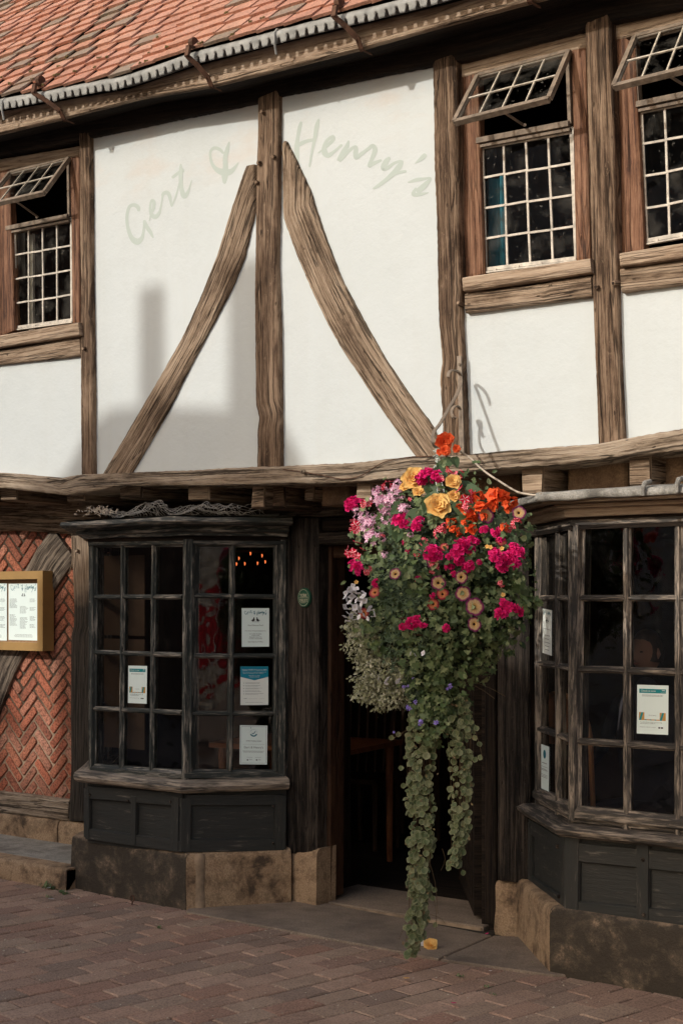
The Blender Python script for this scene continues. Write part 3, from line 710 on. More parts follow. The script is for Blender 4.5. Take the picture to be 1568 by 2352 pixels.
def upper_window(jambs, head, fixed, transom, opening, sashTL, sashTR, sashH, phi, sill, extra=None, panes=(4, 4), label=None):
    yw = YU+.02
    w = beam('window', yw, jambs[0][0], jambs[0][1], M['oak_red'], pub, .0, .05, .001, .001)
    if label: w['label'] = label
    for j in jambs[1:]: beam('jamb', yw, j[0], j[1], M['oak_red'], w, .0, .05, .001, .001)
    beam('head', yw, head[0], head[1], M['oak_pale'], w, .004, .05, .001, .001)
    beam('window_sill', YU, sill[0], sill[1], M['oak_pale'], w, .065, .05, .002, .002)
    plw = YP(yw+.028)
    Q = [plw.px(*q) for q in fixed]
    mb = MB(); lattice(mb, Q, panes[0], panes[1], .0095, .010, plw.n, .016)
    # outer saddle frame with little tie ends
    fr = .012
    cx = sum(Q, Vector())/4
    for a, b in zip(Q, Q[1:]+Q[:1]):
        oa = a+(a-cx).normalized()*fr*1.6; ob = b+(b-cx).normalized()*fr*1.6
        mb.bar(oa, ob, .007, .02, plw.n, off=.008)
        for k in range(1, 8, 2): mb.bar(a.lerp(b, k/8), oa.lerp(ob, k/8), .012, .012, plw.n, off=.005)
    mb.build('leaded_light', M['came'], w)
    sheet('pane', [q-plw.n*.006 for q in Q], M['glass_dirty'], w)
    # transom and opening frame
    O = [plw.px(*q) for q in opening]; mb = MB()
    mb.bar(O[3], O[2], .024, .05, plw.n, off=.032); mb.bar(O[3]+Vector((0, 0, -.024)), O[2]+Vector((0, 0, -.024)), .012, .04, plw.n, off=.02)
    mb.bar(O[0], O[3], .016, .04, plw.n, off=.02); mb.bar(O[1], O[2], .016, .04, plw.n, off=.02); mb.bar(O[0], O[1], .014, .03, plw.n, off=.02)
    mb.build('opening_frame', M['sash'], w)
    # top hung sash, swung outwards
    S0 = YP(yw-.012); TL = S0.px(*sashTL); TR = S0.px(*sashTR)
    dn = Vector((0, -math.sin(phi), -math.cos(phi)))*sashH
    tw = Vector((0, -.012, 0))
    BL, BR = TL+dn+tw, TR+dn*.97
    n = ((BR-TR).cross(TL-TR)).normalized()
    if n.y > 0: n = -n
    mb = MB(); fw = .019
    ax = (TR-TL).normalized(); ay = dn.normalized()
    mb.bar(TL, TR, fw*1.1, .028, n, off=.008); mb.bar(BL, BR, fw*1.1, .026, n, off=.008); mb.bar(TL, BL, fw*1.1, .024, n, off=.010); mb.bar(TR, BR, fw*1.1, .024, n, off=.010)
    mb.build('open_sash', M['sash'], w)
    mb = MB(); lattice(mb, [TL+ax*fw*.4+ay*fw*.4, TR-ax*fw*.4+ay*fw*.4, BR-ax*fw*.4-ay*fw*.4, BL+ax*fw*.4-ay*fw*.4], 4, 2, .008, .008, n)
    mb.build('sash_leading', M['came'], w)
    sheet('sash_pane', [TL, TR, BR, BL], M['glass_dirty'], w)
    mb = MB()    # stay arm
    m0 = O[3].lerp(O[2], .52)+Vector((0, -.02, .02)); m1 = BL.lerp(BR, .5)
    mb.tube([m1, m0+Vector((0, .0, .01)), m0+Vector((.02, -.03, -.0))], [.006, .006, .008], 6); 
    mb.build('stay', M['iron_grey'], w)
    return w
W1 = upper_window([([(-12, 372), (-6, 775)], [(18, 365), (32, 757)]), ([(160, 338), (165, 742)], [(181, 334), (184, 740)])],
    ([(-12, 366), (181, 334)], [(-12, 395), (180, 358)]), [(33, 530), (163, 506), (164, 734), (34, 752)], None, [(20, 395), (161, 362), (163, 498), (22, 526)],
    (23, 396), (158, 363), .305, math.radians(38), ([(-330, 800), (0, 769), (179, 739)], [(-330, 832), (0, 797), (181, 769)]), label='small paned window with clear bright reflections')
W2 = upper_window([([(1054, 142), (1058, 380), (1063, 642)], [(1097, 160), (1101, 380), (1110, 627)]), ([(1310, 84), (1321, 600)], [(1343, 70), (1356, 598)])],
    ([(1056, 143), (1345, 68)], [(1056, 178), (1345, 108)]), [(1106, 338), (1311, 302), (1322, 592), (1114, 618)], None, [(1096, 172), (1306, 119), (1312, 286), (1101, 326)],
    (1097, 173), (1306, 117), .318, math.radians(35), ([(1060, 636), (1354, 592)], [(1062, 668), (1356, 625)]), label='tall leaded window with blue curtain showing lower left')
W3 = upper_window([([(1412, 72), (1421, 330), (1426, 588)], [(1458, 100), (1465, 280), (1480, 578)]), ([(1700, 0), (1712, 545)], [(1735, -8), (1745, 540)])],
    ([(1412, 52), (1740, -36)], [(1412, 92), (1740, 10)]), [(1471, 256), (1695, 212), (1707, 512), (1484, 552)], None, [(1460, 92), (1688, 32), (1696, 196), (1467, 243)],
    (1458, 84), (1690, 22), .322, math.radians(35), ([(1421, 580), (1568, 557), (1745, 527)], [(1423, 612), (1568, 592), (1745, 562)]), label='leaded window cut by the roadside edge')
# curtains, a painted pane reflection and dark upstairs room
mb = MB()
def curtain(mb, u0, v0, u1, v1, y, folds=5):
    a = P(u0, v0, y); b = P(u1, v1, y); rows = []
    for i in range(2):
        z = a.z if i == 0 else b.z
        rows.append([Vector((a.x+(b.x-a.x)*k/40, y+math.sin(k/40*folds*6.28)*.015, z)) for k in range(41)])
    mb.grid(rows)
curtain(mb, 1080, 420, 1160, 640, 5.64, 3); mb.build('blue_curtain', plain('blue_curtain_cloth', (.02, .15, .20), .9, .2, 8), W2)
mb = MB(); curtain(mb, 15, 540, 58, 640, 5.68, 3); curtain(mb, 66, 540, 80, 760, 5.63, 2); mb.build('net_curtain_and_glare', plain('curtain_and_glare_pale', (.5, .47, .40), .9, .15, 8), W1)  # wider half-height piece paints a bright reflection; the narrow one is curtain
# ================================================================ GROUND FLOOR
A0 = (-6.28, 5.96); A1 = (-5.83, 5.42); A2 = (P(425, 1500, 5.42).x, 5.42); A3 = (P(657, 1500, 5.85).x, 5.85)
B0 = (P(1224, 1500, 5.93).x, 5.93); B1 = (P(1311, 1500, 5.47).x, 5.47); B2 = (-1.83, 5.47); B3 = (-1.38, 5.95)
XD0, XD1 = P(761, 1600, 6.05).x, P(1110, 1600, 6.05).x       # clear door opening
# ---- backing wall
mb = MB()
def wallbox(x0, x1, z0, z1, y0=YG+.02, y1=YG+.14): prism(mb, [(x0, y0), (x1, y0), (x1, y1), (x0, y1)], z0, z1)
wallbox(-9.4, A0[0], -.1, 2.3); wallbox(A0[0], A3[0]-.02, 1.97, 2.3); wallbox(A0[0], A3[0]-.02, -.1, .6)
wallbox(A3[0]-.02, XD0-.1, -.1, 2.3); wallbox(XD0-.1, XD1+.02, 1.9, 2.3); wallbox(XD1+.02, B0[0], -.1, 2.3)
wallbox(B0[0], B3[0], 1.97, 2.3); wallbox(B0[0], B3[0], -.1, .5); wallbox(B3[0], .4, -.1, 2.3)
mb.build('ground_floor_wall', M['oak_black'], pub)
# ---- inside: two dark rooms
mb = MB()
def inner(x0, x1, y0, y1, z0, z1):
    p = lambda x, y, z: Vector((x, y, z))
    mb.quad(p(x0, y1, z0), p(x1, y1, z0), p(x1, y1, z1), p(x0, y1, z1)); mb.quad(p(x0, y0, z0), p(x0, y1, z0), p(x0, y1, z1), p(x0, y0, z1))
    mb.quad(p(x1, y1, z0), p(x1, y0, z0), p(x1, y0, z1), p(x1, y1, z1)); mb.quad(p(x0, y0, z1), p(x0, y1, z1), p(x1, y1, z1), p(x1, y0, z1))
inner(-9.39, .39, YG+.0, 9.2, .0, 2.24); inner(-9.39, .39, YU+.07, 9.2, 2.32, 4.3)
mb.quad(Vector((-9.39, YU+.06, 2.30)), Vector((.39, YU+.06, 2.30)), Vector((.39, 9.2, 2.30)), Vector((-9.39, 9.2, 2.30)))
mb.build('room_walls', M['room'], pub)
mb = MB()
prism(mb, [(-9.5, 5.5), (-9.4, 5.5), (-9.4, 9.3), (-9.5, 9.3)], 0, 5.2); prism(mb, [(.4, 5.5), (.5, 5.5), (.5, 9.3), (.4, 9.3)], 0, 5.2)
prism(mb, [(-9.4, 9.21), (.4, 9.21), (.4, 9.3), (-9.4, 9.3)], 0, 5.2)
mb.build('end_walls', M['infill'], pub)
mb = MB(); mb.quad(Vector((-9.39, 6.12, .004)), Vector((.39, 6.12, .004)), Vector((.39, 9.2, .004)), Vector((-9.39, 9.2, .004)))
mb.build('interior_floor', M['oak_black'], pub)

# ---- underside of the jetty: joist ends and infill boards
def joist(u0, v0, u1, v1, y, mat, yb=5.97, name='joist'):
    a = P(u0, v0, y); b = P(u1, v1, y); mb = MB(); z0, z1 = min(b.z, a.z), max(a.z, b.z)
    n = 6; ch = .012; rows = []
    q = [Vector((a.x, y, z0)), Vector((b.x, y, z0)), Vector((b.x, y, z1)), Vector((a.x, y, z1))]
    j = lambda s: Vector((random.uniform(-s, s), random.uniform(-s, s), random.uniform(-s, s)))
    f = [p+j(.006) for p in q]; k = [Vector((p.x, yb, p.z)) for p in q]
    c = sum(f, Vector())/4
    ff = [p.lerp(c, .09) for p in f]; fs = [p+Vector((0, .012, 0)) for p in f]
    mb.quad(*ff, uv=[(0, 0), (b.x-a.x, 0), (b.x-a.x, z1-z0), (0, z1-z0)])
    for i in range(4):
        e = (i+1) % 4; mb.quad(fs[i], fs[e], ff[e], ff[i], uv=[(0, 0), (.1, 0), (.1, .01), (0, .01)])
        L = yb-y; mb.quad(k[i], k[e], fs[e], fs[i], uv=[(0, i*.1), (0, i*.1+.1), (L, i*.1+.1), (L, i*.1)])
    return finish(mb, name, mat, pub, Vector((0, -1, 0)))
for q in ((150, 1132, 194, 1150, 5.50), (274, 1112, 324, 1141, 5.52), (428, 1110, 478, 1146, 5.52), (577, 1110, 606, 1166, 5.49), (700, 1106, 722, 1150, 5.6),
          (818, 1096, 853, 1146, 5.50), (965, 1090, 1010, 1140, 5.52), (1197, 1062, 1248, 1133, 5.49), (1443, 1040, 1494, 1113, 5.49), (1640, 1020, 1700, 1100, 5.49), (1880, 1000, 1950, 1085, 5.49), (0, 1118, 40, 1150, 5.53), (-110, 1110, -60, 1150, 5.53)):
    joist(*q, M['oak_pale'] if q[0] in (1197, 818) else M['oak_weathered'])  # paler oak on two joist ends paints them sunlit
joist(607, 1112, 652, 1166, 5.56, M['oak_brown'])  # darker oak paints the shaded side of the bracket beside it
for q in ((736, 1104, 800, 1158, 5.66), (1048, 1084, 1190, 1136, 5.66), (1303, 1050, 1440, 1122, 5.64), (1522, 1036, 1640, 1108, 5.64), (1705, 1020, 1880, 1100, 5.64)):
    joist(*q, M['infill'], name='infill_board')
# ---- left wall: herringbone brickwork in a timber frame
Wb = .066; nb = 3; s2 = 1/math.sqrt(2)
mb = MB(); yb = YG-.004
def brick(c0, c1, r0, r1):
    g = .0068; x0, x1, y0, y1 = c0*Wb+g, c1*Wb-g, r0*Wb+g, r1*Wb-g
    cx, cy = (x0+x1)/2, (y0+y1)/2; X = (cx-cy)*s2-7.3; Z = (cx+cy)*s2+.2
    if not (-8.6 < X < -6.28 and .28 < Z < 2.25): return
    j = random.uniform(-.002, .002); th = random.uniform(-.02, .02); out = random.uniform(.002, .009)
    def tp(x, y, o):
        dx, dy = x-cx, y-cy; x2 = cx+dx*math.cos(th)-dy*math.sin(th)+j; y2 = cy+dx*math.sin(th)+dy*math.cos(th)
        return Vector(((x2-y2)*s2-7.3, yb-o, (x2+y2)*s2+.2))
    # rounded outline
    ring = []; rr = .009
    for (sx, sy) in ((x0, y0), (x1, y0), (x1, y1), (x0, y1)):
        ix = sx+(rr if sx == x0 else -rr); iy = sy+(rr if sy == y0 else -rr)
        seq = [(sx, iy), (ix, sy)] if (sx == x0) == (sy == y0) else [(ix, sy), (sx, iy)]
        ring += seq
    # extra points on the long sides for a hand made outline
    R2 = []
    for i in range(len(ring)):
        a, b = ring[i], ring[(i+1) % len(ring)]; R2.append(a); L = math.hypot(b[0]-a[0], b[1]-a[1])
        for k in range(1, int(L/.035)+1):
            t = k/(int(L/.035)+1); R2.append((a[0]+(b[0]-a[0])*t+random.uniform(-.0018, .0018), a[1]+(b[1]-a[1])*t+random.uniform(-.0018, .0018)))
    o = [mb.add(tp(x, y, -.012)) for x, y in R2]
    m = [mb.add(tp(x, y, out-.004)) for x, y in R2]
    t = [mb.add(tp(cx+(x-cx)*(1-.004/max(.02, abs(x1-cx))), cy+(y-cy)*(1-.004/max(.02, abs(y1-cy))), out+random.uniform(-.0012, .0012))) for x, y in R2]
    n = len(R2)
    for i in range(n):
        e = (i+1) % n; mb.face([o[i], o[e], m[e], m[i]]); mb.face([m[i], m[e], t[e], t[i]])
    mb.face(t)
for jrow in range(-10, 46):
    for mm in range(-12, 12):
        brick(jrow+2*nb*mm, jrow+2*nb*mm+nb, jrow, jrow+1)
        c = jrow; r = c-2*nb+1+2*nb*mm; brick(c, c+1, r, r+nb)
hb = finish(mb, 'herringbone_brickwork', M['brick'], pub, Vector((0, -1, 0)))
mb = MB(); prism(mb, [(-9.0, yb+.004), (-6.28, yb+.004), (-6.28, YG+.018), (-9.0, YG+.018)], .3, 2.25); mb.build('mortar_bed', M['bed'], hb)
YW = YG-.03
beam('top_rail', YW, [(-330, 1128), (160, 1140), (230, 1140)], [(-330, 1222), (50, 1219), (165, 1228), (230, 1232)], M['oak_weathered'], pub, .02, .04)
beam('brace', YW, [(118, 1212), (82, 1261), (58, 1306), (10, 1400), (-40, 1500), (-80, 1620), (-125, 1720), (-165, 1812)], [(172, 1285), (157, 1302), (120, 1355), (50, 1506), (20, 1569), (-22, 1680), (-60, 1745), (-95, 1818)], M['oak_mid'], pub, .012, .04)
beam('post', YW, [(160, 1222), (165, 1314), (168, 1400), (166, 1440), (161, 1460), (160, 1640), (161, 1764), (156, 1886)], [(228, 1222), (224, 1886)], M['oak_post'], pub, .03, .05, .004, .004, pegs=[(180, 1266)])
beam('sill_beam', YW, [(-330, 1800), (0, 1819), (157, 1838)], [(-330, 1840), (0, 1871), (155, 1886)], M['oak_grey'], pub, .025, .05, .004, .003)
# sandstone plinth below it, and the raised grey pavement
def stones(name, path, z0, z1, mat, inn=.25, parent=None, jit=.003):
    mb = MB(); bandring(mb, path, [(0, z0), (0.004, z0+.04), (.002, (z0+z1)/2), (0, z1-.035), (-.006, z1-.014), (-.02, z1-.003), (-inn, z1), (-inn, z0)], jit=jit, seg=.05)
    for k, p in enumerate(mb.v):
        p = Vector(p); q = noise.fractal(p*7, 1, 2, 3)*.006; mb.v[k] = (p.x+q*.5, p.y+q, p.z)
    return finish(mb, name, mat, parent or pub, Vector((0, -1, 0)), True)
zk = .115
pa = P(156, 1890, YW-.02); pb = P(0, 1876, YW-.02)
for (u0, u1) in ((-330, -150), (-147, -20), (-17, 133), (136, 200)):
    stones('plinth_stone', [(P(u0, 1900, 5.915).x, 5.915), (P(u1, 1900, 5.915).x, 5.915)], zk-.02, pa.z+.01, M['stone_tan'], .1)

# ---- bay windows
def frame_bars(pl, bars, mat, parent, name='glazing_bar'):
    """bars: (u0,v0,u1,v1,width,depth,off)"""
    mb = MB()
    for (u0, v0, u1, v1, w, d, off) in bars:
        a = pl.px(u0, v0, off); b = pl.px(u1, v1, off)
        mb.chbar(a, b, w, d, pl.n, off=0, jit=.0016)
    return finish(mb, name, mat, parent, pl.n)
def panelling(pl, outer, panels, mat, parent, th=.022):
    """outer quad (TL,TR,BR,BL) in picture units; recessed fields listed as quads; the framing stands proud"""
    mb = MB(); Q = [pl.px(*q) for q in outer]; mb.quad(Q[3], Q[2], Q[1], Q[0])
    o = mb.build('panel_field', mat, parent); return o
# LEFT BAY ---------------------------------------------------------------
PF = Plane(A1, A2); PC = Plane(A2, A3); PL = Plane(A0, A1)
zst = P(403, 1960, 5.375).z; zsb = P(406, 1823, 5.34).z; zstp = P(408, 1798, 5.34).z; zwt = P(416, 1239, 5.42).z
bayL = frame_bars(PF, [
    (211, 1240, 207, 1785, .042, .07, 0), (424, 1238, 420, 1798, .052, .09, .006), (204, 1249, 424, 1246, .042, .06, .004),
    (206, 1768, 422, 1784, .06, .06, .004), (279, 1246, 275, 1768, .030, .04, -.004), (350, 1246, 344, 1775, .030, .04, -.004),
    (216, 1371, 416, 1371, .026, .036, -.006), (216, 1499, 416, 1505, .026, .036, -.006), (214, 1628, 414, 1638, .026, .036, -.006)], M['paint'], pub, 'bay_window')
bayL['label'] = 'five light bay window left of the doorway with notices inside'
frame_bars(PC, [
    (426, 1246, 652, 1247, .045, .06, .004), (424, 1782, 650, 1783, .06, .06, .004), (650, 1238, 648, 1796, .075, .07, .002),
    (536, 1247, 529, 1772, .032, .04, -.004), (430, 1368, 640, 1371, .026, .036, -.006), (428, 1507, 640, 1507, .026, .036, -.006),
    (426, 1640, 640, 1640, .026, .036, -.006), (636, 1252, 634, 1772, .024, .05, .0)], M['paint'], bayL, 'canted_frame')
# hidden left cant
mb = MB()
for t in (0.03, .35, .66, .97): mb.chbar(PL.at(PL.L*t, zstp), PL.at(PL.L*t, zwt), .034, .05, PL.n)
for k in range(5): z = zstp+.03+(zwt-zstp-.05)*k/4; mb.chbar(PL.at(0, z), PL.at(PL.L, z), .028, .04, PL.n, off=-.004)
finish(mb, 'canted_frame', M['paint'], bayL, PL.n)
def bayglass(planes, z0, z1, parent, off=-.026):
    for pl in planes:
        mb = MB(); mb.quad(pl.at(0, z0, off), pl.at(pl.L, z0, off), pl.at(pl.L, z1, off), pl.at(0, z1, off)); mb.build('pane', M['glass'], parent)
bayglass((PL, PF, PC), zstp, zwt, bayL)
pathA = [A0, A1, A2, A3]
mb = MB(); bandring(mb, pathA, [(-.03, zsb-.0), (.055, zsb-.002), (.072, zsb+.012), (.078, zsb+.03), (.072, zstp-.008), (.05, zstp+.002), (-.10, zstp+.008)], jit=.003)
finish(mb, 'sill', M['paint_grey'], bayL, PF.n)
zc0 = P(418, 1229, 5.37).z; zc1 = P(420, 1186, 5.26).z
pathAc = [(A0[0]-.05, A0[1]), A1, A2, A3]
mb = MB(); bandring(mb, pathAc, [(-.02, zc0), (.030, zc0+.001), (.034, zc0+.016), (.060, zc0+.022), (.066, zc0+.034), (.058, zc0+.044), (.062, zc1-.034), (.135, zc1-.032), (.150, zc1-.018), (.142, zc1+.002), (.02, zc1+.010), (-.3, zc1+.016)], jit=.006)
finish(mb, 'cornice', M['paint'], bayL, PF.n)
mb = MB(); bandring(mb, pathA, [(.0, zwt-.02), (.004, zc0)], capends=False); mb.build('cornice_board', M['oak_black'], bayL)
# lead roof of the bay
mb = MB(); oo = offset_poly(pathAc, .12); mb.face([mb.add((x, y, zc1+.012)) for x, y in oo]+[mb.add((A3[0], YG+.02, zc1+.05)), mb.add((A0[0], YG+.02, zc1+.05))]); mb.build('bay_roof', M['lead'], bayL)
# panelled apron
def apron(pl, bars, z0, z1, parent, mat):
    mb = MB(); mb.quad(pl.at(0, z0, 0), pl.at(pl.L, z0, 0), pl.at(pl.L, z1, 0), pl.at(0, z1, 0))
    for (u0, v0, u1, v1, w, off) in bars:
        a = pl.px(u0, v0, off); b = pl.px(u1, v1, off); mb.chbar(a, b, w, off+.004, pl.n, ch=.06, jit=.001)
    return finish(mb, 'apron_panel', mat, parent, pl.n)
ap = .022
oP = offset_poly(pathA, .004)
apPF = Plane(oP[1], oP[2]); apPC = Plane(oP[2], oP[3]); apPL = Plane(oP[0], oP[1])
apron(apPF, [(198, 1812, 198, 1924, .045, ap), (306, 1830, 304, 1940, .042, ap+.001), (402, 1832, 399, 1956, .06, ap), (200, 1820, 418, 1838, .075, ap-.003), (196, 1916, 416, 1946, .062, ap-.003)], zst-.02, zsb+.01, bayL, M['panel'])
apron(apPC, [(428, 1835, 426, 1956, .055, ap), (645, 1830, 643, 1952, .065, ap), (426, 1838, 652, 1838, .06, ap-.003), (424, 1944, 652, 1942, .07, ap-.003)], zst-.02, zsb+.01, bayL, M['panel'])
apron(apPL, [], zst-.02, zsb+.01, bayL, M['panel'])
mb = MB()
for (pl, u, v) in ((apPC, 627, 1852), (apPC, 627, 1938), (apPF, 294, 1840), (apPF, 392, 1842), (apPF, 206, 1826)):
    mb = MB(); c = pl.px(u, v, ap); mb.tube([c-pl.n*.004, c+pl.n*.005, c+pl.n*.007], [.007, .007, .004], 8); mb.build('peg', M['oak_dark'], bayL)
# stone base
gA = [G(164, 2038), G(427, 2090), G(668, 2075)]
sA = [(g.x, g.y) for g in gA]; sA0 = (sA[0][0]-.30, YG)
stones('stone_base', [sA0, sA[0], sA[1]], -.02, zst+.004, M['stone_dark'], .3, bayL)
tb = (Vector(sA[1]).lerp(Vector(sA[2]), .045)); tb2 = (Vector(sA[1]).lerp(Vector(sA[2]), .0))
stones('stone_base', [tuple(Vector(sA[1]).lerp(Vector(sA[2]), .002)), sA[2]], -.02, zst+.002, M['stone_tan'], .3, bayL)
pr = (P(727, 2080, 5.86).x, 5.86)
stones('stone_base', [(sA[2][0]-.02, 5.875), pr], -.02, zst+.012, M['stone_tan'], .15, bayL)
dv = Vector((sA[2][0]-sA[1][0], sA[2][1]-sA[1][1])); mjp = Plane(sA[1], sA[2])
mb = MB(); rows = []
for i in range(15):
    z = zst-.003-(zst+.0)*i/14; w = .024+noise.noise(Vector((z*14, 0, 3)))*.010; c = .075+noise.noise(Vector((z*6, 4, 3)))*.012
    rows.append([mjp.at(c-w, z, .002), mjp.at(c-w*.7, z, .010), mjp.at(c+w*.7, z, .010), mjp.at(c+w, z, .002)])
mb.grid(rows); finish(mb, 'mortar_joint', M['mortar'], bayL, mjp.n, True)

# RIGHT BAY --------------------------------------------------------------
QL = Plane(B0, B1); QF = Plane(B1, B2); QR = Plane(B2, B3)
rst = P(1263, 2090, 5.40).z; rsb = P(1278, 1922, 5.39).z; rstp = P(1275, 1899, 5.39).z; rwt = P(1313, 1206, 5.47).z
xs = [P(u, 1500, 5.47).x for u in (1320, 1435, 1554)]; pit = xs[2]-xs[1]
bars = [(1321, 1206, 1311, 1884, .062, .09, .006)]
bayR = frame_bars(QF, bars, M['paint_mid'], pub, 'bay_window'); bayR['label'] = 'wide bay window right of the doorway with curved left corner'
mb = MB()
def zb(u, v): return QF.px(u, v).z
L = QF.L
for x in (xs[1], xs[2], xs[2]+pit, xs[2]+2*pit):
    t = x-B1[0]
    if t < L-.1: mb.chbar(QF.at(t, rstp), QF.at(t-.0, rwt), .036, .04, QF.n, off=-.004, jit=.0015)
for (v, w, off) in ((1200, .05, .004), (1374, .027, -.006), (1538, .03, -.006), (1705, .03, -.006), (1873, .07, .004)):
    z = zb(1340, v); mb.chbar(QF.at(.0, z), QF.at(L, z), w, .045, QF.n, off=off, jit=.0015)
mb.chbar(QF.at(L-.03, rstp), QF.at(L-.03, rwt), .062, .09, QF.n, off=.006)
finish(mb, 'front_frame', M['paint_mid'], bayR, QF.n)
for pl in (QL, QR):
    mb = MB(); l2 = pl.L
    ts = ((QL.px(1274, 1500)-QL.A).to_2d().length, ) if pl is QL else (l2*.5,)
    mb.chbar(pl.at(.035, rstp), pl.at(.035, rwt), .05, .06, pl.n); mb.chbar(pl.at(l2-.04, rstp), pl.at(l2-.04, rwt), .03, .06, pl.n)
    for t in ts: mb.chbar(pl.at(t, rstp), pl.at(t, rwt), .034, .045, pl.n, off=-.002, jit=.0015)
    for (v, w, off) in ((1200, .05, .004), (1374, .027, -.006), (1538, .03, -.006), (1705, .03, -.006), (1873, .07, .004)):
        z = zb(1340, v); mb.chbar(pl.at(0, z), pl.at(l2, z), w, .045, pl.n, off=off, jit=.0015)
    finish(mb, 'canted_frame', M['paint_mid'], bayR, pl.n)
bayglass((QL, QF, QR), rstp, rwt, bayR)
pathB = [B0, B1, B2, B3]
mb = MB(); bandring(mb, pathB, [(-.03, rsb), (.058, rsb-.002), (.076, rsb+.012), (.082, rsb+.03), (.074, rstp-.008), (.05, rstp+.002), (-.10, rstp+.008)], jit=.003)
finish(mb, 'sill', M['paint_mid'], bayR, QF.n)
rc0 = P(1285, 1186, 5.40).z; rc1 = P(1285, 1147, 5.30).z
mb = MB(); bandring(mb, pathB, [(-.02, rc0-.004), (.032, rc0-.002), (.036, rc0+.030), (.072, rc0+.034), (.078, rc0+.046), (.066, rc0+.054), (.070, rc0+.066), (.108, rc0+.070), (.112, rc1-.016), (.145, rc1-.012), (.148, rc1)], jit=.003)
finish(mb, 'cornice', M['oak_pale'], bayR, QF.n)
mb = MB(); bandring(mb, pathB, [(.0, rwt-.02), (.004, rc0)], capends=False); mb.build('cornice_board', M['oak_black'], bayR)
mb = MB(); bandring(mb, pathB, [(.12, rc1+.002), (.168, rc1-.004), (.176, rc1+.004), (.172, rc1+.026), (.160, rc1+.034), (.10, rc1+.042), (-.1, rc1+.06), (-.5, rc1+.075)], jit=.010, seg=.03)
for (x0) in (-2.35, -1.95):
    pass
finish(mb, 'lead_cover', M['lead'], bayR, QF.n, True)
mb = MB()
for (u, v) in ((1478, 1116), (1556, 1108)):
    mb = MB(); c = P(u, v, 5.29); mb.tube([c+Vector((0, .06, .022)), c+Vector((0, .01, .012)), c+Vector((0, -.008, -.008)), c+Vector((0, -.006, -.04))], [.010, .011, .010, .008], 8); mb.build('lead_roll', M['lead'], bayR)
oQ = offset_poly(pathB, .004)
aL, aF, aR = Plane(oQ[0], oQ[1]), Plane(oQ[1], oQ[2]), Plane(oQ[2], oQ[3])
apron(aL, [(1213, 1890, 1213, 2040, .05, ap), (1290, 1915, 1290, 2096, .055, ap), (1208, 1895, 1296, 1950, .075, ap-.003), (1208, 2022, 1296, 2085, .065, ap-.003)], rst-.02, rsb+.01, bayR, M['panel'])
apron(aF, [(1312, 1925, 1310, 2100, .075, ap), (1474, 1930, 1474, 2120, .06, ap+.001), (1296, 1955, 1640, 1990, .085, ap-.003), (1296, 2085, 1700, 2125, .065, ap-.003), (1640, 1940, 1640, 2140, .07, ap), (1640, 1990, 2000, 2030, .085, ap-.004), (1700, 2127, 2000, 2165, .065, ap-.004)], rst-.02, rsb+.01, bayR, M['panel'])
apron(aR, [], rst-.02, rsb+.01, bayR, M['panel'])
mb = MB()
for (pl, u, v) in ((aF, 1476, 1975), (aF, 1478, 2102), (aL, 1280, 1945), (aL, 1283, 2060), (aL, 1208, 1908)):
    mb = MB(); c = pl.px(u, v, ap); mb.tube([c-pl.n*.004, c+pl.n*.006, c+pl.n*.008], [.009, .009, .005], 8); mb.build('peg', M['oak_dark'], bayR)
gB = [G(1138, 2142), G(1187, 2150), G(1263, 2235)]
sB = [(g.x, g.y) for g in gB]; rtopw = P(1140, 2021, 5.90).z
stones('stone_base', [(sB[0][0], sB[0][1]+.1), sB[0], sB[1], tuple(Vector(sB[1]).lerp(Vector(sB[2]), .01))], -.02, rtopw, M['stone_tan'], .1, bayR)
stones('stone_base', [sB[1], sB[2]], -.02, rst+.004, M['stone_tan'], .3, bayR)
stones('stone_base', [sB[2], (-1.66, sB[2][1]-.01), (-1.1, YG)], -.02, rst+.006, M['stone_dark'], .3, bayR)

# ---- door posts, lintel, frame, open door
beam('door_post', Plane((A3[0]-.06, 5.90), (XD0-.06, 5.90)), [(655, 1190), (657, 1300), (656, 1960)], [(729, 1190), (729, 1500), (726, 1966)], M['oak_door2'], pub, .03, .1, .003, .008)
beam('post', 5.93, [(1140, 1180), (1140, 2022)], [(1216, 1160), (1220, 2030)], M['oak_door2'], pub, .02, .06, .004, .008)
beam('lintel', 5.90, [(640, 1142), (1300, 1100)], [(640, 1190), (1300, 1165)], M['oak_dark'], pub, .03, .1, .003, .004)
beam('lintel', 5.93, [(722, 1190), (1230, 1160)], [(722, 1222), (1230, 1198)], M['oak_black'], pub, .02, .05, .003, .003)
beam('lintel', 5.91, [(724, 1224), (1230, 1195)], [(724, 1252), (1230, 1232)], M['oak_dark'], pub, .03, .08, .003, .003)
df = beam('door_frame', 6.02, [(728, 1254), (730, 2070)], [(760, 1254), (757, 2062)], M['oak_door'], pub, .06, .06, .001, .001)
beam('frame_head', 6.02, [(728, 1250), (1140, 1226)], [(728, 1284), (1140, 1262)], M['oak_door'], df, .04, .05, .001, .001)
beam('frame_jamb', 5.98, [(1111, 1200), (1112, 2119)], [(1137, 1200), (1139, 2126)], M['oak_black'], df, .05, .08, .001, .001)
beam('inner_post', 6.35, [(772, 1280), (772, 2040)], [(790, 1280), (790, 2046)], M['oak_black'], pub, .0, .06, .001, .001)
h0 = Vector((XD1-.02, 6.08, 0)); h1 = P(1074, 1600, 6.82); h1.z = 0
dd = (h1-h0).normalized(); dn2 = Vector((dd.y, -dd.x, 0)); mb = MB()
q = [h0, h1, h1+dn2*-.045, h0+dn2*-.045]
prism(mb, [(p.x, p.y) for p in q], .03, 1.86)
door = finish(mb, 'door', M['oak_black'], pub, dn2)
mb = MB()
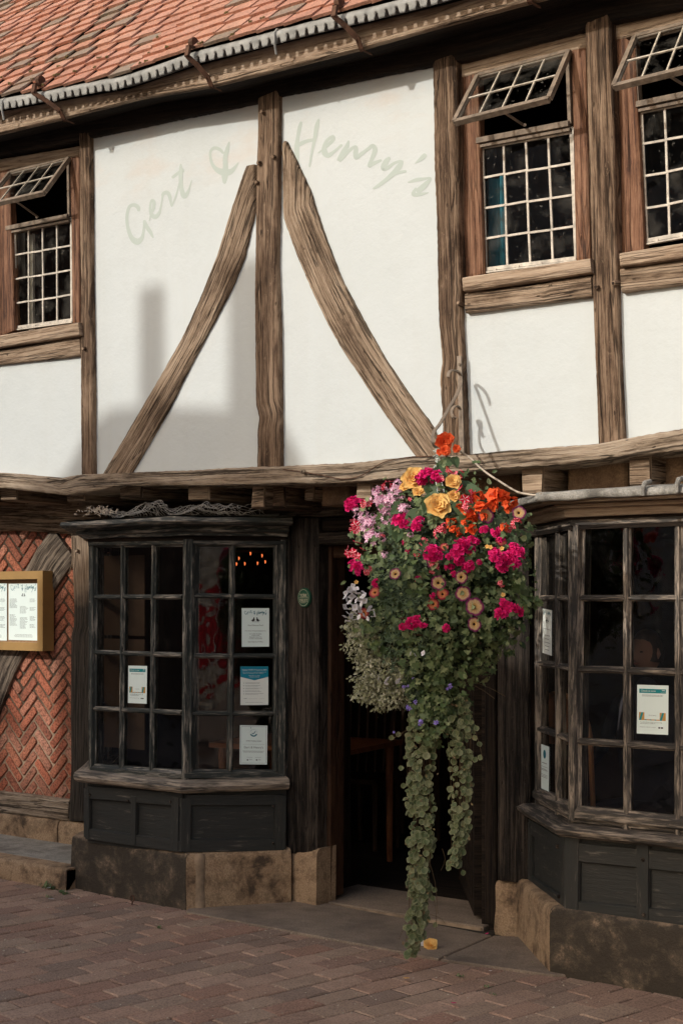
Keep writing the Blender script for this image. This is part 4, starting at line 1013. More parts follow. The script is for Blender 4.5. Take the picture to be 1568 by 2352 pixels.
prism(mb, [((h1+dd*.002).x, (h1+dd*.002).y), ((h1+dd*.018).x, (h1+dd*.018).y), ((h1+dd*.018-dn2*.045).x, (h1+dd*.018-dn2*.045).y), ((h1+dd*.002-dn2*.045).x, (h1+dd*.002-dn2*.045).y)], .03, 1.85)
finish(mb, 'door_edge', wood('door_edge_wood', (.06, .02, .01), (.10, .035, .016), (.14, .05, .025), 40, .1, .002, .6), door, dn2)
mb = MB()
for k in range(4): c = h0.lerp(h1, .1+k*.25)-dn2*.0475; mb.bar(Vector((c.x, c.y, .1)), Vector((c.x, c.y, 1.8)), .01, .012, -dn2)
mb.build('door_batten', M['oak_black'], door)
# ================================================================ STREET
g = MB(); g.quad(Vector((-120, -120, -.03)), Vector((120, -120, -.03)), Vector((120, 120, -.03)), Vector((-120, 120, -.03)))
tag(g.build('ground', M['street']), kind='structure')
g = MB(); g.quad(Vector((-10, 1.0, -.012)), Vector((1.5, 1.0, -.012)), Vector((1.5, 6.0, -.012)), Vector((-10, 6.0, -.012)))
tag(g.build('sand_bed', M['sandbed']), kind='structure')
# clay pavers in running rows
pd = Vector((.191, .982, 0)).normalized(); pq = Vector((pd.y, -pd.x, 0)); PLn, PWd = .236, .128
mb = MB(); flagL = Plane((G(430, 2100).x, G(430, 2100).y), (G(1268, 2240).x, G(1268, 2240).y))
kx = G(164, 2040).x; ky = 5.36
def covered(x, y):
    if x < kx and y > ky+.10: return True
    if kx <= x and (Vector((x, y, 0))-flagL.A).dot(flagL.n) < -.15 and x > sA[1][0]-.05: return True
    if kx <= x <= sA[1][0] and y > sA[0][1]+.14: return True
    if x > sB[2][0] and y > sB[2][1]+.16: return True
    return False
org = Vector((-4.0, 4.0, 0))
for r in range(-50, 50):
    off = (r % 2)*PLn/2+random.uniform(-.02, .02)
    for k in range(-16, 14):
        c = org+pq*(r*PWd)+pd*(k*PLn+off+PLn/2)
        if not (-9.2 < c.x < 1.2 and 1.4 < c.y < 6.05) or covered(c.x, c.y): continue
        gap = .0032; l, w = PLn/2-gap-random.uniform(0, .001), PWd/2-gap-random.uniform(0, .001)
        zz = noise.noise(Vector((c.x*1.4, c.y*1.4, 0)))*.008+random.uniform(-.0022, .0022)-.003; tx, ty = random.uniform(-.004, .004), random.uniform(-.007, .007)
        rot = random.uniform(-.009, .009)
        base = len(mb.v); bev = .005
        def pp(a, b, z): 
            a2 = a-b*rot; b2 = b+a*rot
            return c+pd*a2+pq*b2+Vector((0, 0, z+zz+a*tx+b*ty))
        lo = []; me_ = []; to = []
        for sa, sb in ((-1, -1), (0, -1), (1, -1), (1, 0), (1, 1), (0, 1), (-1, 1), (-1, 0)):
            ja, jb = random.uniform(-.0012, .0012), random.uniform(-.0012, .0012)
            lo.append(mb.add(pp(sa*l+ja, sb*w+jb, -.03))); me_.append(mb.add(pp(sa*l+ja, sb*w+jb, -bev))); to.append(mb.add(pp(sa*(l-bev)+ja, sb*(w-bev)+jb, 0)))
        for i in range(8):
            e = (i+1) % 8; mb.face([lo[i], lo[e], me_[e], me_[i]]); mb.face([me_[i], me_[e], to[e], to[i]])
        mb.face(to)
pv = finish(mb, 'paving', M['paver'], None, Vector((0, 0, 1))); tag(pv, kind='structure')
def slab(pts, z, mat, name, thick=.05):
    mb = MB(); c = sum((Vector(p) for p in pts), Vector((0, 0)))/len(pts)
    ins = [(p[0]+(c.x-p[0])*.008, p[1]+(c.y-p[1])*.008) for p in pts]
    n = len(pts)
    for i in range(n):
        a, b = pts[i], pts[(i+1) % n]; ia, ib = ins[i], ins[(i+1) % n]
        mb.quad(Vector((*a, z-thick)), Vector((*b, z-thick)), Vector((*b, z-.004)), Vector((*a, z-.004)))
        mb.quad(Vector((*a, z-.004)), Vector((*b, z-.004)), Vector((*ib, z)), Vector((*ia, z)))
    mb.face([mb.add((*p, z)) for p in ins], [(p[0], p[1]) for p in ins])
    return tag(finish(mb, name, mat, None, Vector((0, 0, 1))), kind='structure')
def g2(u, v): p = G(u, v); return (p.x, p.y)
slab([g2(427, 2097), g2(1006, 2205), g2(1128, 2152), (XD0-.05, 5.94), (sA[2][0]-.1, 5.94), (sA[1][0]-.1, 5.55)], .006, M['flag'], 'flagstone_path')
slab([g2(1012, 2206), g2(1272, 2242), (sB[2][0]+.3, sB[2][1]+.2), (sB[1][0]+.1, 5.93), g2(1134, 2152)], .005, M['flag'], 'flagstone_path')
slab([(XD0-.1, 5.95), (XD1+.06, 5.95), (XD1+.06, 6.42), (XD0-.1, 6.42)], .010, M['flag'], 'threshold_path')
m = MB(); 
for (pa_, pb_) in ((g2(430, 2099), g2(1268, 2241)), ((XD0-.1, 5.946), (XD1+.05, 5.946))):
    a = Vector((*pa_, .004)); b = Vector((*pb_, .004)); m.bar(a, b, .006, .03, Vector((0, 0, 1)), off=-.001)
tag(m.build('paving_joint_strip', M['mortar']), kind='structure')
# raised pavement at the left
def kerbrow():
    x = kx+.02; i = 0
    while x > -9.3:
        L = 1.15 if i else .9
        mb = MB(); bandring(mb, [(x-L+.006, ky), (x, ky)], [(0, -.03), (.002, .03), (0, zk-.02), (-.008, zk-.006), (-.025, zk), (-.13, zk+.001)], seg=.08, jit=.002)
        mb.quad(Vector((x, ky+.002, -.03)), Vector((x, ky+.14, -.03)), Vector((x, ky+.14, zk-.01)), Vector((x, ky+.01, zk-.01)))
        tag(finish(mb, 'kerb', M['stone_tan'], None, Vector((0, -1, 0)), True), kind='structure')
        x -= L; i += 1
kerbrow()
x = kx+.01
for L in (1.0, 1.1, 1.0):
    slab([(x-L+.006, ky+.12), (x, ky+.12), (x, YG), (x-L+.006, YG)], zk+.002, M['kerb'], 'pavement', .12); x -= L

# ================================================================ ACROSS THE STREET (throws the shade, shows in the glass)
YO = -4.5
def OP(p):           # the point across the street whose shadow falls on p (a point of the upper wall face)
    t = (YU-YO); return (p.x-.41*t, p.z+.52*t)
def sk(u, v): return OP(P(u, v, YU))
opp = thing('opposite_shop', 'brick shop across the street with chimneys', 'building', (-9, YO, 0))
right = OP(Vector((-.9, YU, 1.36)))
sky_ = [(OP(Vector((-6.90, YU, 0)))[0], 0.0), OP(Vector((-6.90, YU, 1.9))), sk(150, 1085), sk(205, 985), sk(250, 940), sk(322, 930), sk(388, 935), sk(530, 938), sk(640, 955), sk(690, 1050), sk(760, 1180), sk(830, 1330), OP(Vector((-3.3, YU, 1.40))), right, (right[0], 0.0)]
mb = MB(); n = len(sky_)
for (y, fl) in ((YO, 0), (YO-5, 1)):
    idx = [mb.add((x-(2.05 if fl else 0), y, z)) for x, z in sky_]; mb.face(idx[::-1] if fl else idx, [(x, z) for x, z in (sky_[::-1] if fl else sky_)])
for i in range(n):
    a, b = sky_[i], sky_[(i+1) % n]; mb.quad(Vector((a[0], YO, a[1])), Vector((a[0]-2.05, YO-5, a[1])), Vector((b[0]-2.05, YO-5, b[1])), Vector((b[0], YO, b[1])))
finish(mb, 'wall', plain('old_street_render', (.58, .50, .42), .9, .3, 4, .1), opp, Vector((0, 1, 0)))
for (u0, u1, vt) in ((318, 376, 658), (522, 622, 600)):
    a = sk(u0, 960); b = sk(u1, 960); t = sk(u0, vt); mb = MB()
    prism(mb, [(a[0]-.2, YO-.5), (b[0]-.2, YO-.5), (b[0], YO-.02), (a[0], YO-.02)], a[1]-.4, t[1]); mb.build('chimney', plain('chimney_brick', (.28, .14, .09), .9, .3, 9, .1), opp)
X0, X1 = sky_[0][0], right[0]
for k in range(7):
    x = X0+.9+k*1.75; mb = MB()
    if x > X1-1: break
    for zc in (4.3,):
        mb.bar(Vector((x-.5, YO+.03, zc-.7)), Vector((x-.5, YO+.03, zc+.7)), .09, .08, Vector((0, 1, 0))); mb.bar(Vector((x+.5, YO+.03, zc-.7)), Vector((x+.5, YO+.03, zc+.7)), .09, .08, Vector((0, 1, 0)))
        for z in (-.7, 0, .7): mb.bar(Vector((x-.5, YO+.035, zc+z)), Vector((x+.5, YO+.035, zc+z)), .08, .08, Vector((0, 1, 0)))
        mb.bar(Vector((x, YO+.033, zc-.7)), Vector((x, YO+.033, zc+.7)), .04, .06, Vector((0, 1, 0)))
    w = mb.build('window', plain('white_sash_paint', (.7, .7, .66), .6, .05), opp)
    mb = MB(); mb.quad(Vector((x+.5, YO+.01, 3.6)), Vector((x-.5, YO+.01, 3.6)), Vector((x-.5, YO+.01, 5.0)), Vector((x+.5, YO+.01, 5.0))); mb.build('pane', plain('dark_pane', (.03, .035, .04), .1, .1, 2, .5), w)
mb = MB(); mb.bar(Vector((X0+.3, YO+.1, 2.9)), Vector((X1-.3, YO+.1, 2.9)), .5, .12, Vector((0, 1, 0))); mb.build('shop_fascia', plain('red_shop_paint', (.42, .02, .03), .5, .1), opp)
mb = MB()
for k in range(14):
    x = X0+.4+k*.95
    if x < X1-.3: mb.bar(Vector((x, YO+.08, 0)), Vector((x, YO+.08, 2.65)), .12, .1, Vector((0, 1, 0)))
mb.build('shop_pilaster', plain('cream_shop_paint', (.55, .50, .40), .6, .1), opp)

for (nm, lab, x0, y0, x1, y1, h, mt) in (('far_house', 'tall house further down the street beyond the alley', -24, -4.2, -13.3, -9, 8.5, plain('far_house_brick', (.20, .12, .085), .9, .3, 4, .1)),
        ('corner_shop', 'white corner shop with a red front at the far end of the street', 7.5, -9, 12, 3.0, 6.5, plain('corner_shop_render', (.5, .46, .4), .9, .1, 4, .1))):
    t = thing(nm, lab, 'building', (x0, y0, 0)); mb = MB(); ya, yb2 = min(y0, y1), max(y0, y1)
    prism(mb, [(x0, ya), (x1, ya), (x1, yb2), (x0, yb2)], 0, h); mb.face([mb.add(p) for p in ((x0-.2, ya, h), (x0-.2, yb2, h), ((x0+x1)/2, yb2, h+2), ((x0+x1)/2, ya, h+2))]); mb.face([mb.add(p) for p in ((x1+.2, ya, h), (x1+.2, yb2, h), ((x0+x1)/2, yb2, h+2), ((x0+x1)/2, ya, h+2))])
    mb.build('wall', mt, t)
    if nm == 'corner_shop':
        mb = MB(); prism(mb, [(7.40, -1.2), (7.49, -1.2), (7.49, 1.0), (7.40, 1.0)], .5, 1.55); mb.build('red_shopfront', plain('red_front_paint', (.45, .01, .02), .5, .1), t)
        for k in range(7):
            mb = MB(); y = -3+.8*k; prism(mb, [(7.34, y), (7.39, y), (7.39, y+.08), (7.34, y+.08)], .0, 2.6); mb.build('pilaster', plain('white_trim_paint', (.7, .66, .6), .6, .05), t)
        for k in range(4):
            mb = MB(); y = -2.6+1.4*k; prism(mb, [(7.42, y), (7.48, y), (7.48, y+.8), (7.42, y+.8)], 3.2, 4.6); mb.build('window', M['black'], t)
    else:
        for k in range(4):
            mb = MB(); x = -22.5+2.4*k; prism(mb, [(x, -4.19), (x+1, -4.19), (x+1, -4.12), (x, -4.12)], 3.2, 4.7); mb.build('window', M['black'], t)
tw = thing('added_dark_tower', 'unseen tower added to darken the sky reflected in the upper panes', 'tower', (-15.5, -27, 0)); mb = MB()  # unseen tower, added so the right upper window reflects dark instead of sky
prism(mb, [(-20, -30), (-10.5, -30), (-10.5, -25), (-20, -25)], 0, 16.0)
for k in range(6): prism(mb, [(-20+k*1.7, -25.6), (-19+k*1.7, -25.6), (-19+k*1.7, -25.02), (-20+k*1.7, -25.02)], 16.001, 16.6)
mb.build('added_tower_wall', plain('added_tower_dark', (.16, .13, .10), .9, .3, 2, .1), tw)
# ================================================================ INSIDE, SEEN THROUGH THE GLASS
def table(loc, L, W, h, rz, label):
    t = thing('table', label, 'table', loc); R = Matrix.Rotation(rz, 3, 'Z'); O = Vector(loc)
    def w(x, y, z): return O+R @ Vector((x, y, z))
    mb = MB(); q = []
    for z in (h-.03, h): q += [w(-L/2, -W/2, z), w(L/2, -W/2, z), w(L/2, W/2, z), w(-L/2, W/2, z)]
    mb.box8(q); finish(mb, 'table_top', M['redwood'], t, Vector((0, 0, 1)))
    for sx in (-1, 1):
        for sy in (-1, 1):
            mb = MB(); p = w(sx*(L/2-.06), sy*(W/2-.06), 0); mb.tube([p, p+Vector((0, 0, h*.6)), p+Vector((0, 0, h-.03))], [.018, .022, .028], 8); mb.build('leg', M['redwood'], t)
    return t
def chair(loc, rz, label, back=.95, wm='oak_door'):
    t = thing('chair', label, 'chair', loc, 'wooden chairs inside'); R = Matrix.Rotation(rz, 3, 'Z'); O = Vector(loc)
    def w(x, y, z): return O+R @ Vector((x, y, z))
    mb = MB(); mb.box8([w(-.2, -.2, .42), w(.2, -.2, .42), w(.18, .2, .42), w(-.18, .2, .42), w(-.2, -.2, .45), w(.2, -.2, .45), w(.18, .2, .45), w(-.18, .2, .45)]); finish(mb, 'seat', M[wm], t, Vector((0, 0, 1)))
    for sx in (-1, 1):
        mb = MB(); mb.tube([w(sx*.18, -.18, 0), w(sx*.18, -.18, .42)], [.015, .02], 8); mb.build('leg', M[wm], t)
        mb = MB(); mb.tube([w(sx*.17, .2, 0), w(sx*.17, .18, .45), w(sx*.18, .24, back)], [.016, .02, .016], 8); mb.build('leg', M[wm], t)
    mb = MB(); pts = [w(.18*math.cos(a), .24-.02*math.sin(a), back-.02+.10*math.sin(a)) for a in [math.pi*k/10 for k in range(11)]]
    mb.tube(pts, .014, 8)
    for k in range(5): x = -.12+.06*k; mb.tube([w(x, .18, .45), w(x, .235, back+.07-abs(x)*.25)], .007, 6)
    mb.build('backrest', M[wm], t)
    return t
table((-5.35, 6.75, .01), .95, .7, .74, .15, 'red brown table behind the left bay window')
tr = table((-2.25, 6.55, .01), .85, .7, .66, -.1, 'red brown table behind the right bay window')
cy = 6.15; cp = P(1318, 1655, cy)
ch = thing('chair', 'chair with a solid rounded back rail seen in the right bay window', 'chair', (cp.x, cy, .01), 'wooden chairs inside')
mb = MB(); mb.box8([Vector((cp.x+sx*.2, cy+.04+sy*.2, z)) for z in (.42, .46) for sx, sy in ((-1, -1), (1, -1), (1, 1), (-1, 1))]); finish(mb, 'seat', M['redwood'], ch, Vector((0, 0, 1)))
for sx in (-1, 1):
    for sy in (-1, 1): mb = MB(); mb.tube([Vector((cp.x+sx*.18, cy+.04+sy*.18, 0)), Vector((cp.x+sx*.18, cy+.04+sy*.18, .43))], [.014, .02], 8); mb.build('leg', M['redwood'], ch)
rim = [Vector((cp.x+.17*math.cos(t), cy-.16, .92+.24*math.sin(t))) for t in [math.pi*k/16 for k in range(17)]]
mb = MB(); mb.tube([Vector((cp.x+.18, cy-.14, .44))]+rim+[Vector((cp.x-.18, cy-.14, .44))], .013, 8); bk_ = mb.build('back_frame', plain('bentwood', (.60, .28, .12), .35, .2, 9, .5), ch, True)
mb = MB(); mb.face([mb.add(p+Vector((0, .004, 0))) for p in rim]); mb.build('back_panel', plain('back_panel_wood', (.32, .14, .07), .4, .2, 9, .5), ch)
def person():
    c0 = P(1484, 1500, 6.95); t = thing('person', 'person in dark clothes seated at the table behind the right bay window', 'person', (c0.x, c0.y, .01)); O = Vector((c0.x, c0.y, 0)); hz = c0.z
    f = Vector((-.25, -.95, 0)).normalized(); r = Vector((-f.y, f.x, 0))          # faces the window
    V_ = [(0, 0, .50), (0, 0, .72), (0, -.01, hz-.36), (0, .0, hz-.20), (0, .01, hz-.12)]
    J = [O+r*x+f*y+Vector((0, 0, z)) for x, y, z in V_]; E_ = [(0, 1), (1, 2), (2, 3), (3, 4)]; R_ = [.16, .15, .16, .075, .052]
    for s in (-1, 1):
        k = len(J); J += [O+r*(s*.17)+Vector((0, 0, hz-.24)), O+r*(s*.24)+f*.06+Vector((0, 0, hz-.50)), O+r*(s*.12)+f*.28+Vector((0, 0, .76)), O+r*(s*.09)+Vector((0, 0, .50)), O+r*(s*.11)+f*.42+Vector((0, 0, .50)), O+r*(s*.11)+f*.44+Vector((0, 0, .08))]
        R_ += [.06, .045, .03, .09, .06, .04]; E_ += [(2, k), (k, k+1), (k+1, k+2), (0, k+3), (k+3, k+4), (k+4, k+5)]
    me = bpy.data.meshes.new('body'); me.from_pydata([p-Vector(t.location) for p in J], E_, []); o = bpy.data.objects.new('body', me); COL.objects.link(o); o.parent = t
    sk_ = o.modifiers.new('skin', 'SKIN'); 
    for i_, v_ in enumerate(me.skin_vertices[0].data if me.skin_vertices else []): v_.radius = (R_[i_], R_[i_]*.8)
    if me.skin_vertices: me.skin_vertices[0].data[0].use_root = True
    sb_ = o.modifiers.new('smooth', 'SUBSURF'); sb_.levels = 2; sb_.render_levels = 2; me.materials.append(plain('dark_jumper', (.04, .035, .04), .9, .1))
    mb = MB(); rows = []; H = O+Vector((0, 0, hz)); skin_m = plain('skin', (.48, .27, .19), .6, .06)
    for i_ in range(21):
        ph = math.pi*i_/20; row = []
        for j_ in range(25):
            th_ = 2*math.pi*j_/24; x = math.sin(ph)*math.sin(th_); y = math.sin(ph)*math.cos(th_); z = math.cos(ph)
            w = 1-.22*max(0, -z)**1.5; dx, dy, dz = x*.072*w, y*.092*w, z*.115
            if y > 0:
                g_ = lambda a0, b0, s0: math.exp(-((x*.072-a0)/s0)**2-((dz-b0)/s0)**2)
                dy += .026*math.exp(-(dx/.011)**2-((dz+.018)/.022)**2)-.010*(g_(.030, .008, .014)+g_(-.030, .008, .014))+.006*math.exp(-(dx/.024)**2-((dz+.055)/.010)**2)+.005*math.exp(-((dz-.03)/.012)**2)
            row.append(H+r*dx+f*dy+Vector((0, 0, dz)))
        rows.append(row)
    mb.grid(rows); hd = finish(mb, 'head', skin_m, t, f, True)
    for s in (-1, 1):
        mb = MB(); q = H+r*(s*.030)+f*.078+Vector((0, 0, .008)); mb.tube([q-r*.012, q+f*.002, q+r*.012], [.002, .0045, .002], 8); mb.build('eye', M['black'], hd)
        mb = MB(); q = H+r*(s*.071)+Vector((0, 0, -.005)); mb.tube([q-Vector((0, 0, .03)), q+r*(s*.01), q+Vector((0, 0, .03))], [.005, .012, .008], 8); mb.build('ear', skin_m, hd)
    mb = MB(); q = H+f*.088+Vector((0, 0, -.055)); mb.tube([q-r*.022, q+f*.006, q+r*.022], [.002, .006, .002], 6); mb.build('mouth', plain('lips', (.35, .12, .10), .6, .05), hd)
    mb = MB(); rows = []
    for i_ in range(13):
        ph = math.pi*.62*i_/12; row = []
        for j_ in range(25):
            th_ = 2*math.pi*j_/24; x, y, z = math.sin(ph)*math.sin(th_), math.sin(ph)*math.cos(th_), math.cos(ph); k_ = 1.12+.03*noise.noise(Vector((x*6, y*6, z*2)))
            k_ -= .30*min(1, max(0, (y-.25)*2.2))*min(1, max(0, (.72-z)*3))
            row.append(H+r*(x*.072*k_)+f*(y*.092*k_-.004)+Vector((0, 0, z*.115*k_)))
        rows.append(row)
    mb.grid(rows); finish(mb, 'hair', plain('brown_hair', (.05, .03, .02), .6, .3, 30), hd, f, True)
person()
chair((P(820, 1700, 7.4).x, 7.4, .02), .3, 'chair on the left inside the dark doorway', 1.0)
chair((P(915, 1700, 7.7).x, 7.7, .02), -.2, 'chair beside the hanging leaves inside the dark doorway', 1.0)
mb = MB()   # brown blind inside the left panes
xa, xb = -6.0, P(285, 1500, 5.7).x
mb = MB()
for (z0, z1) in ((.75, 1.38), (1.40, 1.86)): mb.quad(Vector((-6.1, 5.78, z0)), Vector((P(332, 1500, 5.78).x, 5.78, z0)), Vector((P(332, 1500, 5.78).x, 5.78, z1)), Vector((-6.1, 5.78, z1)))
tag(mb.build('window_blind', M['roomp']), 'brown blind hanging inside the left panes of the left bay', 'blind')
# little lit lamp cluster reflected and seen near the top of the left bay
lampm = NT('warm_bulb'); em = lampm.n('ShaderNodeEmission'); em.inputs[0].default_value = (1, .22, .06, 1); em.inputs[1].default_value = 1.0; lampm.l(em.outputs[0], lampm.out.inputs[0])
cl = thing('ceiling_light', 'small orange bulbs glowing in the top corner of the left bay', 'light', P(575, 1200, 6.6))
mb = MB(); c = P(575, 1285, 6.6); mb.tube([Vector((c.x, c.y, 2.24)), c+Vector((0, 0, .05))], .006, 6); mb.tube([c+Vector((.09*math.cos(a), .09*math.sin(a), .05)) for a in [k*math.pi/8 for k in range(17)]], .006, 6)
mb.build('lamp_frame', M['iron'], cl)
for k in range(7):
    a = k*.9; p = c+Vector((.09*math.cos(a), .09*math.sin(a), .01+random.uniform(-.05, .04))); mb = MB(); mb.tube([p, p+Vector((.004, 0, -.006)), p+Vector((.002, 0, -.02))], [.002, .005, .002], 6); mb.build('bulb', lampm.m, cl)
# ================================================================ NOTICES AND SIGNS
_tc = {}
def text_geo(s):
    if s in _tc: return _tc[s]
    cu = bpy.data.curves.new('text', 'FONT'); cu.body = s; cu.size = 1; cu.resolution_u = 2
    o = bpy.data.objects.new('text', cu); COL.objects.link(o); dg = bpy.context.evaluated_depsgraph_get(); me = o.evaluated_get(dg).to_mesh()
    vs = [(v.co.x, v.co.y) for v in me.vertices]; fs = [tuple(p.vertices) for p in me.polygons]
    o.evaluated_get(dg).to_mesh_clear(); bpy.data.objects.remove(o); bpy.data.curves.remove(cu)
    _tc[s] = (vs, fs); return _tc[s]
class Sheet:
    """flat printed sheet: x right, y down, in metres from its top left corner"""
    def __init__(s, TL, TR, BL, n):
        s.O = TL; s.W = (TR-TL).length; s.H = (BL-TL).length; s.ex = (TR-TL).normalized(); s.ey = (BL-TL).normalized(); s.n = n
    def p(s, x, y, o=0.0): return s.O+s.ex*(x*s.W)+s.ey*(y*s.H)+s.n*o
    def rect(s, mb, x0, y0, x1, y1, o=.0012): mb.quad(s.p(x0, y1, o), s.p(x1, y1, o), s.p(x1, y0, o), s.p(x0, y0, o))
    def poly(s, mb, pts, o=.0012): mb.face([mb.add(s.p(x, y, o)) for x, y in pts][::-1])
    def text(s, mb, t, x, y, w, o=.0018, align='C', h=None, bold=0):
        vs, fs = text_geo(t)
        if not vs: return
        x0 = min(v[0] for v in vs); x1 = max(v[0] for v in vs); k = w/(x1-x0); kh = k*s.W/s.H if h is None else h/.7
        ox = x-(w/2 if align == 'C' else 0)
        for b in range(2 if bold else 1):
            base = len(mb.v)
            for vx, vy in vs: mb.add(s.p(ox+(vx-x0)*k+b*bold, y-vy*kh, o))
            for f in fs: mb.face([base+i for i in f])
    def lines(s, mb, x0, x1, y0, n, dy, th=.006, ragged=.25, align='L'):
        for i in range(n):
            y = y0+i*dy; L = (x1-x0)*(1-random.random()*ragged); a = x0 if align == 'L' else (x0+x1-L)/2; b = a+L; x = a
            while x < b:
                w = random.uniform(.02, .06); s.rect(mb, x, y-th/2, min(b, x+w), y+th/2); x += w+.012
    def paper(s, th=.0008):
        mb = MB(); a, b, c, d = s.p(0, 0), s.p(1, 0), s.p(1, 1), s.p(0, 1); k = s.n*th
        mb.box8([d, c, b, a, d+k, c+k, b+k, a+k]); return mb
def poster(pl, quad, label, off=-.0235, mat='paper', group='notices in the bay windows'):
    TL, TR, BR, BL = [pl.px(u, v, off) for u, v in quad]
    sh = Sheet(TL, TR, BL, pl.n)
    o = sh.paper().build('poster', M[mat], None, at=TL); tag(o, label, 'poster', group); return sh, o
def ink(fn, mat, parent, name='print'):
    mb = MB(); fn(mb)
    if mb.f: return mb.build(name, M[mat], parent)
def scriptname(sh, mb, x, y, w, o=.0018):
    """the pub's brush lettering, straightened onto one line"""
    def put(S, xa, xb, sl, x0, x1, hgt, base):
        us = [p[0] for st in S for p in st]; vs = [p[1]+(p[0]-min(us))*sl for st in S for p in st]; u0, u1, v0, v1 = min(us), max(us), min(vs), max(vs)
        for st in S:
            q = [(x0+(p[0]-u0)/(u1-u0)*(x1-x0), base+((p[1]+(p[0]-u0)*sl)-v1)/(v1-v0)*hgt, p[2]*.7) for p in st]
            q = [(a*sh.W, b*sh.H, .0030*(c/10)*w/.8) for a, b, c in q]
            ribbon(mb, q, lambda a, b: sh.O+sh.ex*a+sh.ey*b+sh.n*o)
    hh = w*.20*sh.W/sh.H
    put(GERT[:5+1], 0, 0, .62, x, x+w*.36, hh*1.0, y); put(GERT[6:], 0, 0, 0, x+w*.41, x+w*.50, hh*.9, y)
    put(HENRY, 0, 0, -.34, x+w*.56, x+w, hh*1.15, y+hh*.2)
def figures(sh, mb, x, y, w):
    """small vignette: two diners leaning over a table"""
    for sx in (-1, 1):
        s = sh.W/sh.H
        def q(a, b): return (x+sx*a*w, y+b*w*s)
        sh.poly(mb, [q(.12, -.30), q(.24, -.34), q(.32, -.22), q(.28, -.12), q(.16, -.12)][::sx]); sh.poly(mb, [q(.16, -.12), q(.34, -.14), q(.52, .12), q(.40, .24), q(.18, .16), q(.06, .05)][::sx])
        sh.poly(mb, [q(.5, -.02), q(.62, .10), q(.56, .14), q(.46, .08)][::sx])
    sh.rect(mb, x-.5*w, y+.27*w*sh.W/sh.H, x+.55*w, y+.31*w*sh.W/sh.H)
# house notice
sh, o = poster(PC, [(555, 1397), (618, 1397), (618, 1486), (555, 1486)], 'white notice with teal script heading, topmost in the left bay', mat='paperb')
ink(lambda m: scriptname(sh, m, .10, .17, .80), 'teal_ink', o)
def f(m):
    figures(sh, m, .5, .30, .26)
    sh.text(m, 'Food Glorious Food', .5, .46, .54); sh.text(m, 'Two Floors of Historic Eating Rooms', .5, .60, .76)
    for i, t in enumerate(('For Coffee, Breakfast', 'A Light Snack,', 'Afternoon Cream Tea,', 'or a Full Leisurely Meal')): sh.text(m, t, .5, .68+.04*i, (.44, .30, .46, .48)[i])
    sh.text(m, 'Open Daily from 9.30am', .5, .885, .54)
ink(f, 'black', o)
# blue topped notice
sh2, o2 = poster(PC, [(552, 1531), (616, 1531), (616, 1620), (552, 1620)], 'white notice with blue pointed banner, middle of the left bay column', mat='paper')
ink(lambda m: sh2.poly(m, [(0, 0), (1, 0), (1, .27), (.5, .36), (0, .27)], .001), 'teal', o2)
def f(m):
    sh2.text(m, 'Staying COVID-19 Secure in 2020', .5, .105, .88, bold=.004); sh2.text(m, 'We confirm we have complied with the government', .5, .155, .86); sh2.text(m, 'guidance on managing the risk of COVID-19', .46, .185, .74)
    sh2.text(m, 'FIVE STEPS TO SAFER', .5, .25, .40); sh2.text(m, 'WORKING TOGETHER', .5, .285, .36)
ink(f, 'white_ink', o2)
def f(m):
    for k in range(5):
        y = .43+k*.07; sh2.poly(m, [(.12+.014*math.cos(a), y+.010*math.sin(a)) for a in [i*math.pi/4 for i in range(8)]][::-1]); sh2.lines(m, .18, .86, y-.008, 2, .02, .007, .4)
    sh2.rect(m, .28, .835, .62, .838); sh2.rect(m, .68, .835, .85, .838); sh2.lines(m, .12, .24, .83, 1, .1, .010, .1); sh2.lines(m, .18, .85, .93, 1, .1, .006, .1)
ink(f, 'grey_ink', o2)
# certificate
sh3, o3 = poster(PC, [(551, 1666), (614, 1667), (613, 1757), (550, 1756)], 'bordered certificate with round blue tick, lowest in the left bay', mat='paperb')
def f(m):
    for r in ((.04, .03, .048, .97), (.952, .03, .96, .97), (.04, .03, .96, .036), (.04, .964, .96, .97)): sh3.rect(m, *r)
    sh3.text(m, 'COVID-19 Industry Standard', .5, .41, .56, bold=.005); sh3.text(m, "Gert & Henry's", .5, .59, .70)
    sh3.rect(m, .1, .485, .9, .488); sh3.lines(m, .1, .9, .655, 3, .018, .006, .1, 'C'); sh3.lines(m, .26, .48, .82, 1, .1, .006, .1); sh3.lines(m, .56, .78, .82, 1, .1, .006, .1)
    for x in (.29, .62): sh3.poly(m, [(x+.03*math.cos(a), .885+.021*math.sin(a)) for a in [i*math.pi/6 for i in range(12)]][::-1])
    sh3.text(m, 'Visit', .40, .89, .1); sh3.text(m, 'City', .72, .89, .1)
ink(f, 'grey_ink', o3)
def f(m):
    s = sh3.W/sh3.H; cx, cy = .5, .19
    arc = [(cx+.14*math.cos(a), cy+.14*s*math.sin(a)) for a in [math.pi*(.12+.76*i/10) for i in range(11)]]; ar2 = [(cx+.095*math.cos(a), cy+.095*s*math.sin(a)) for a in [math.pi*(.88-.76*i/10) for i in range(11)]]
    for i in range(10): sh3.poly(m, [arc[i], arc[i+1], ar2[9-i], ar2[10-i]][::-1])
    ribbon(m, [((cx-.06)*sh3.W, cy*sh3.H, .003), ((cx-.015)*sh3.W, (cy+.025)*sh3.H, .004), ((cx+.07)*sh3.W, (cy-.045)*sh3.H, .003)], lambda a, b: sh3.O+sh3.ex*a+sh3.ey*b+sh3.n*.0018)
    for i, chh in enumerate("WE'RE GOOD TO GO"):
        if chh == ' ': continue
        a = math.pi*(1.05+.9*i/15); sh3.text(m, chh, cx+.125*math.cos(a), cy+.125*s*math.sin(a)+.008, .018)
ink(f, 'teal_ink', o3)
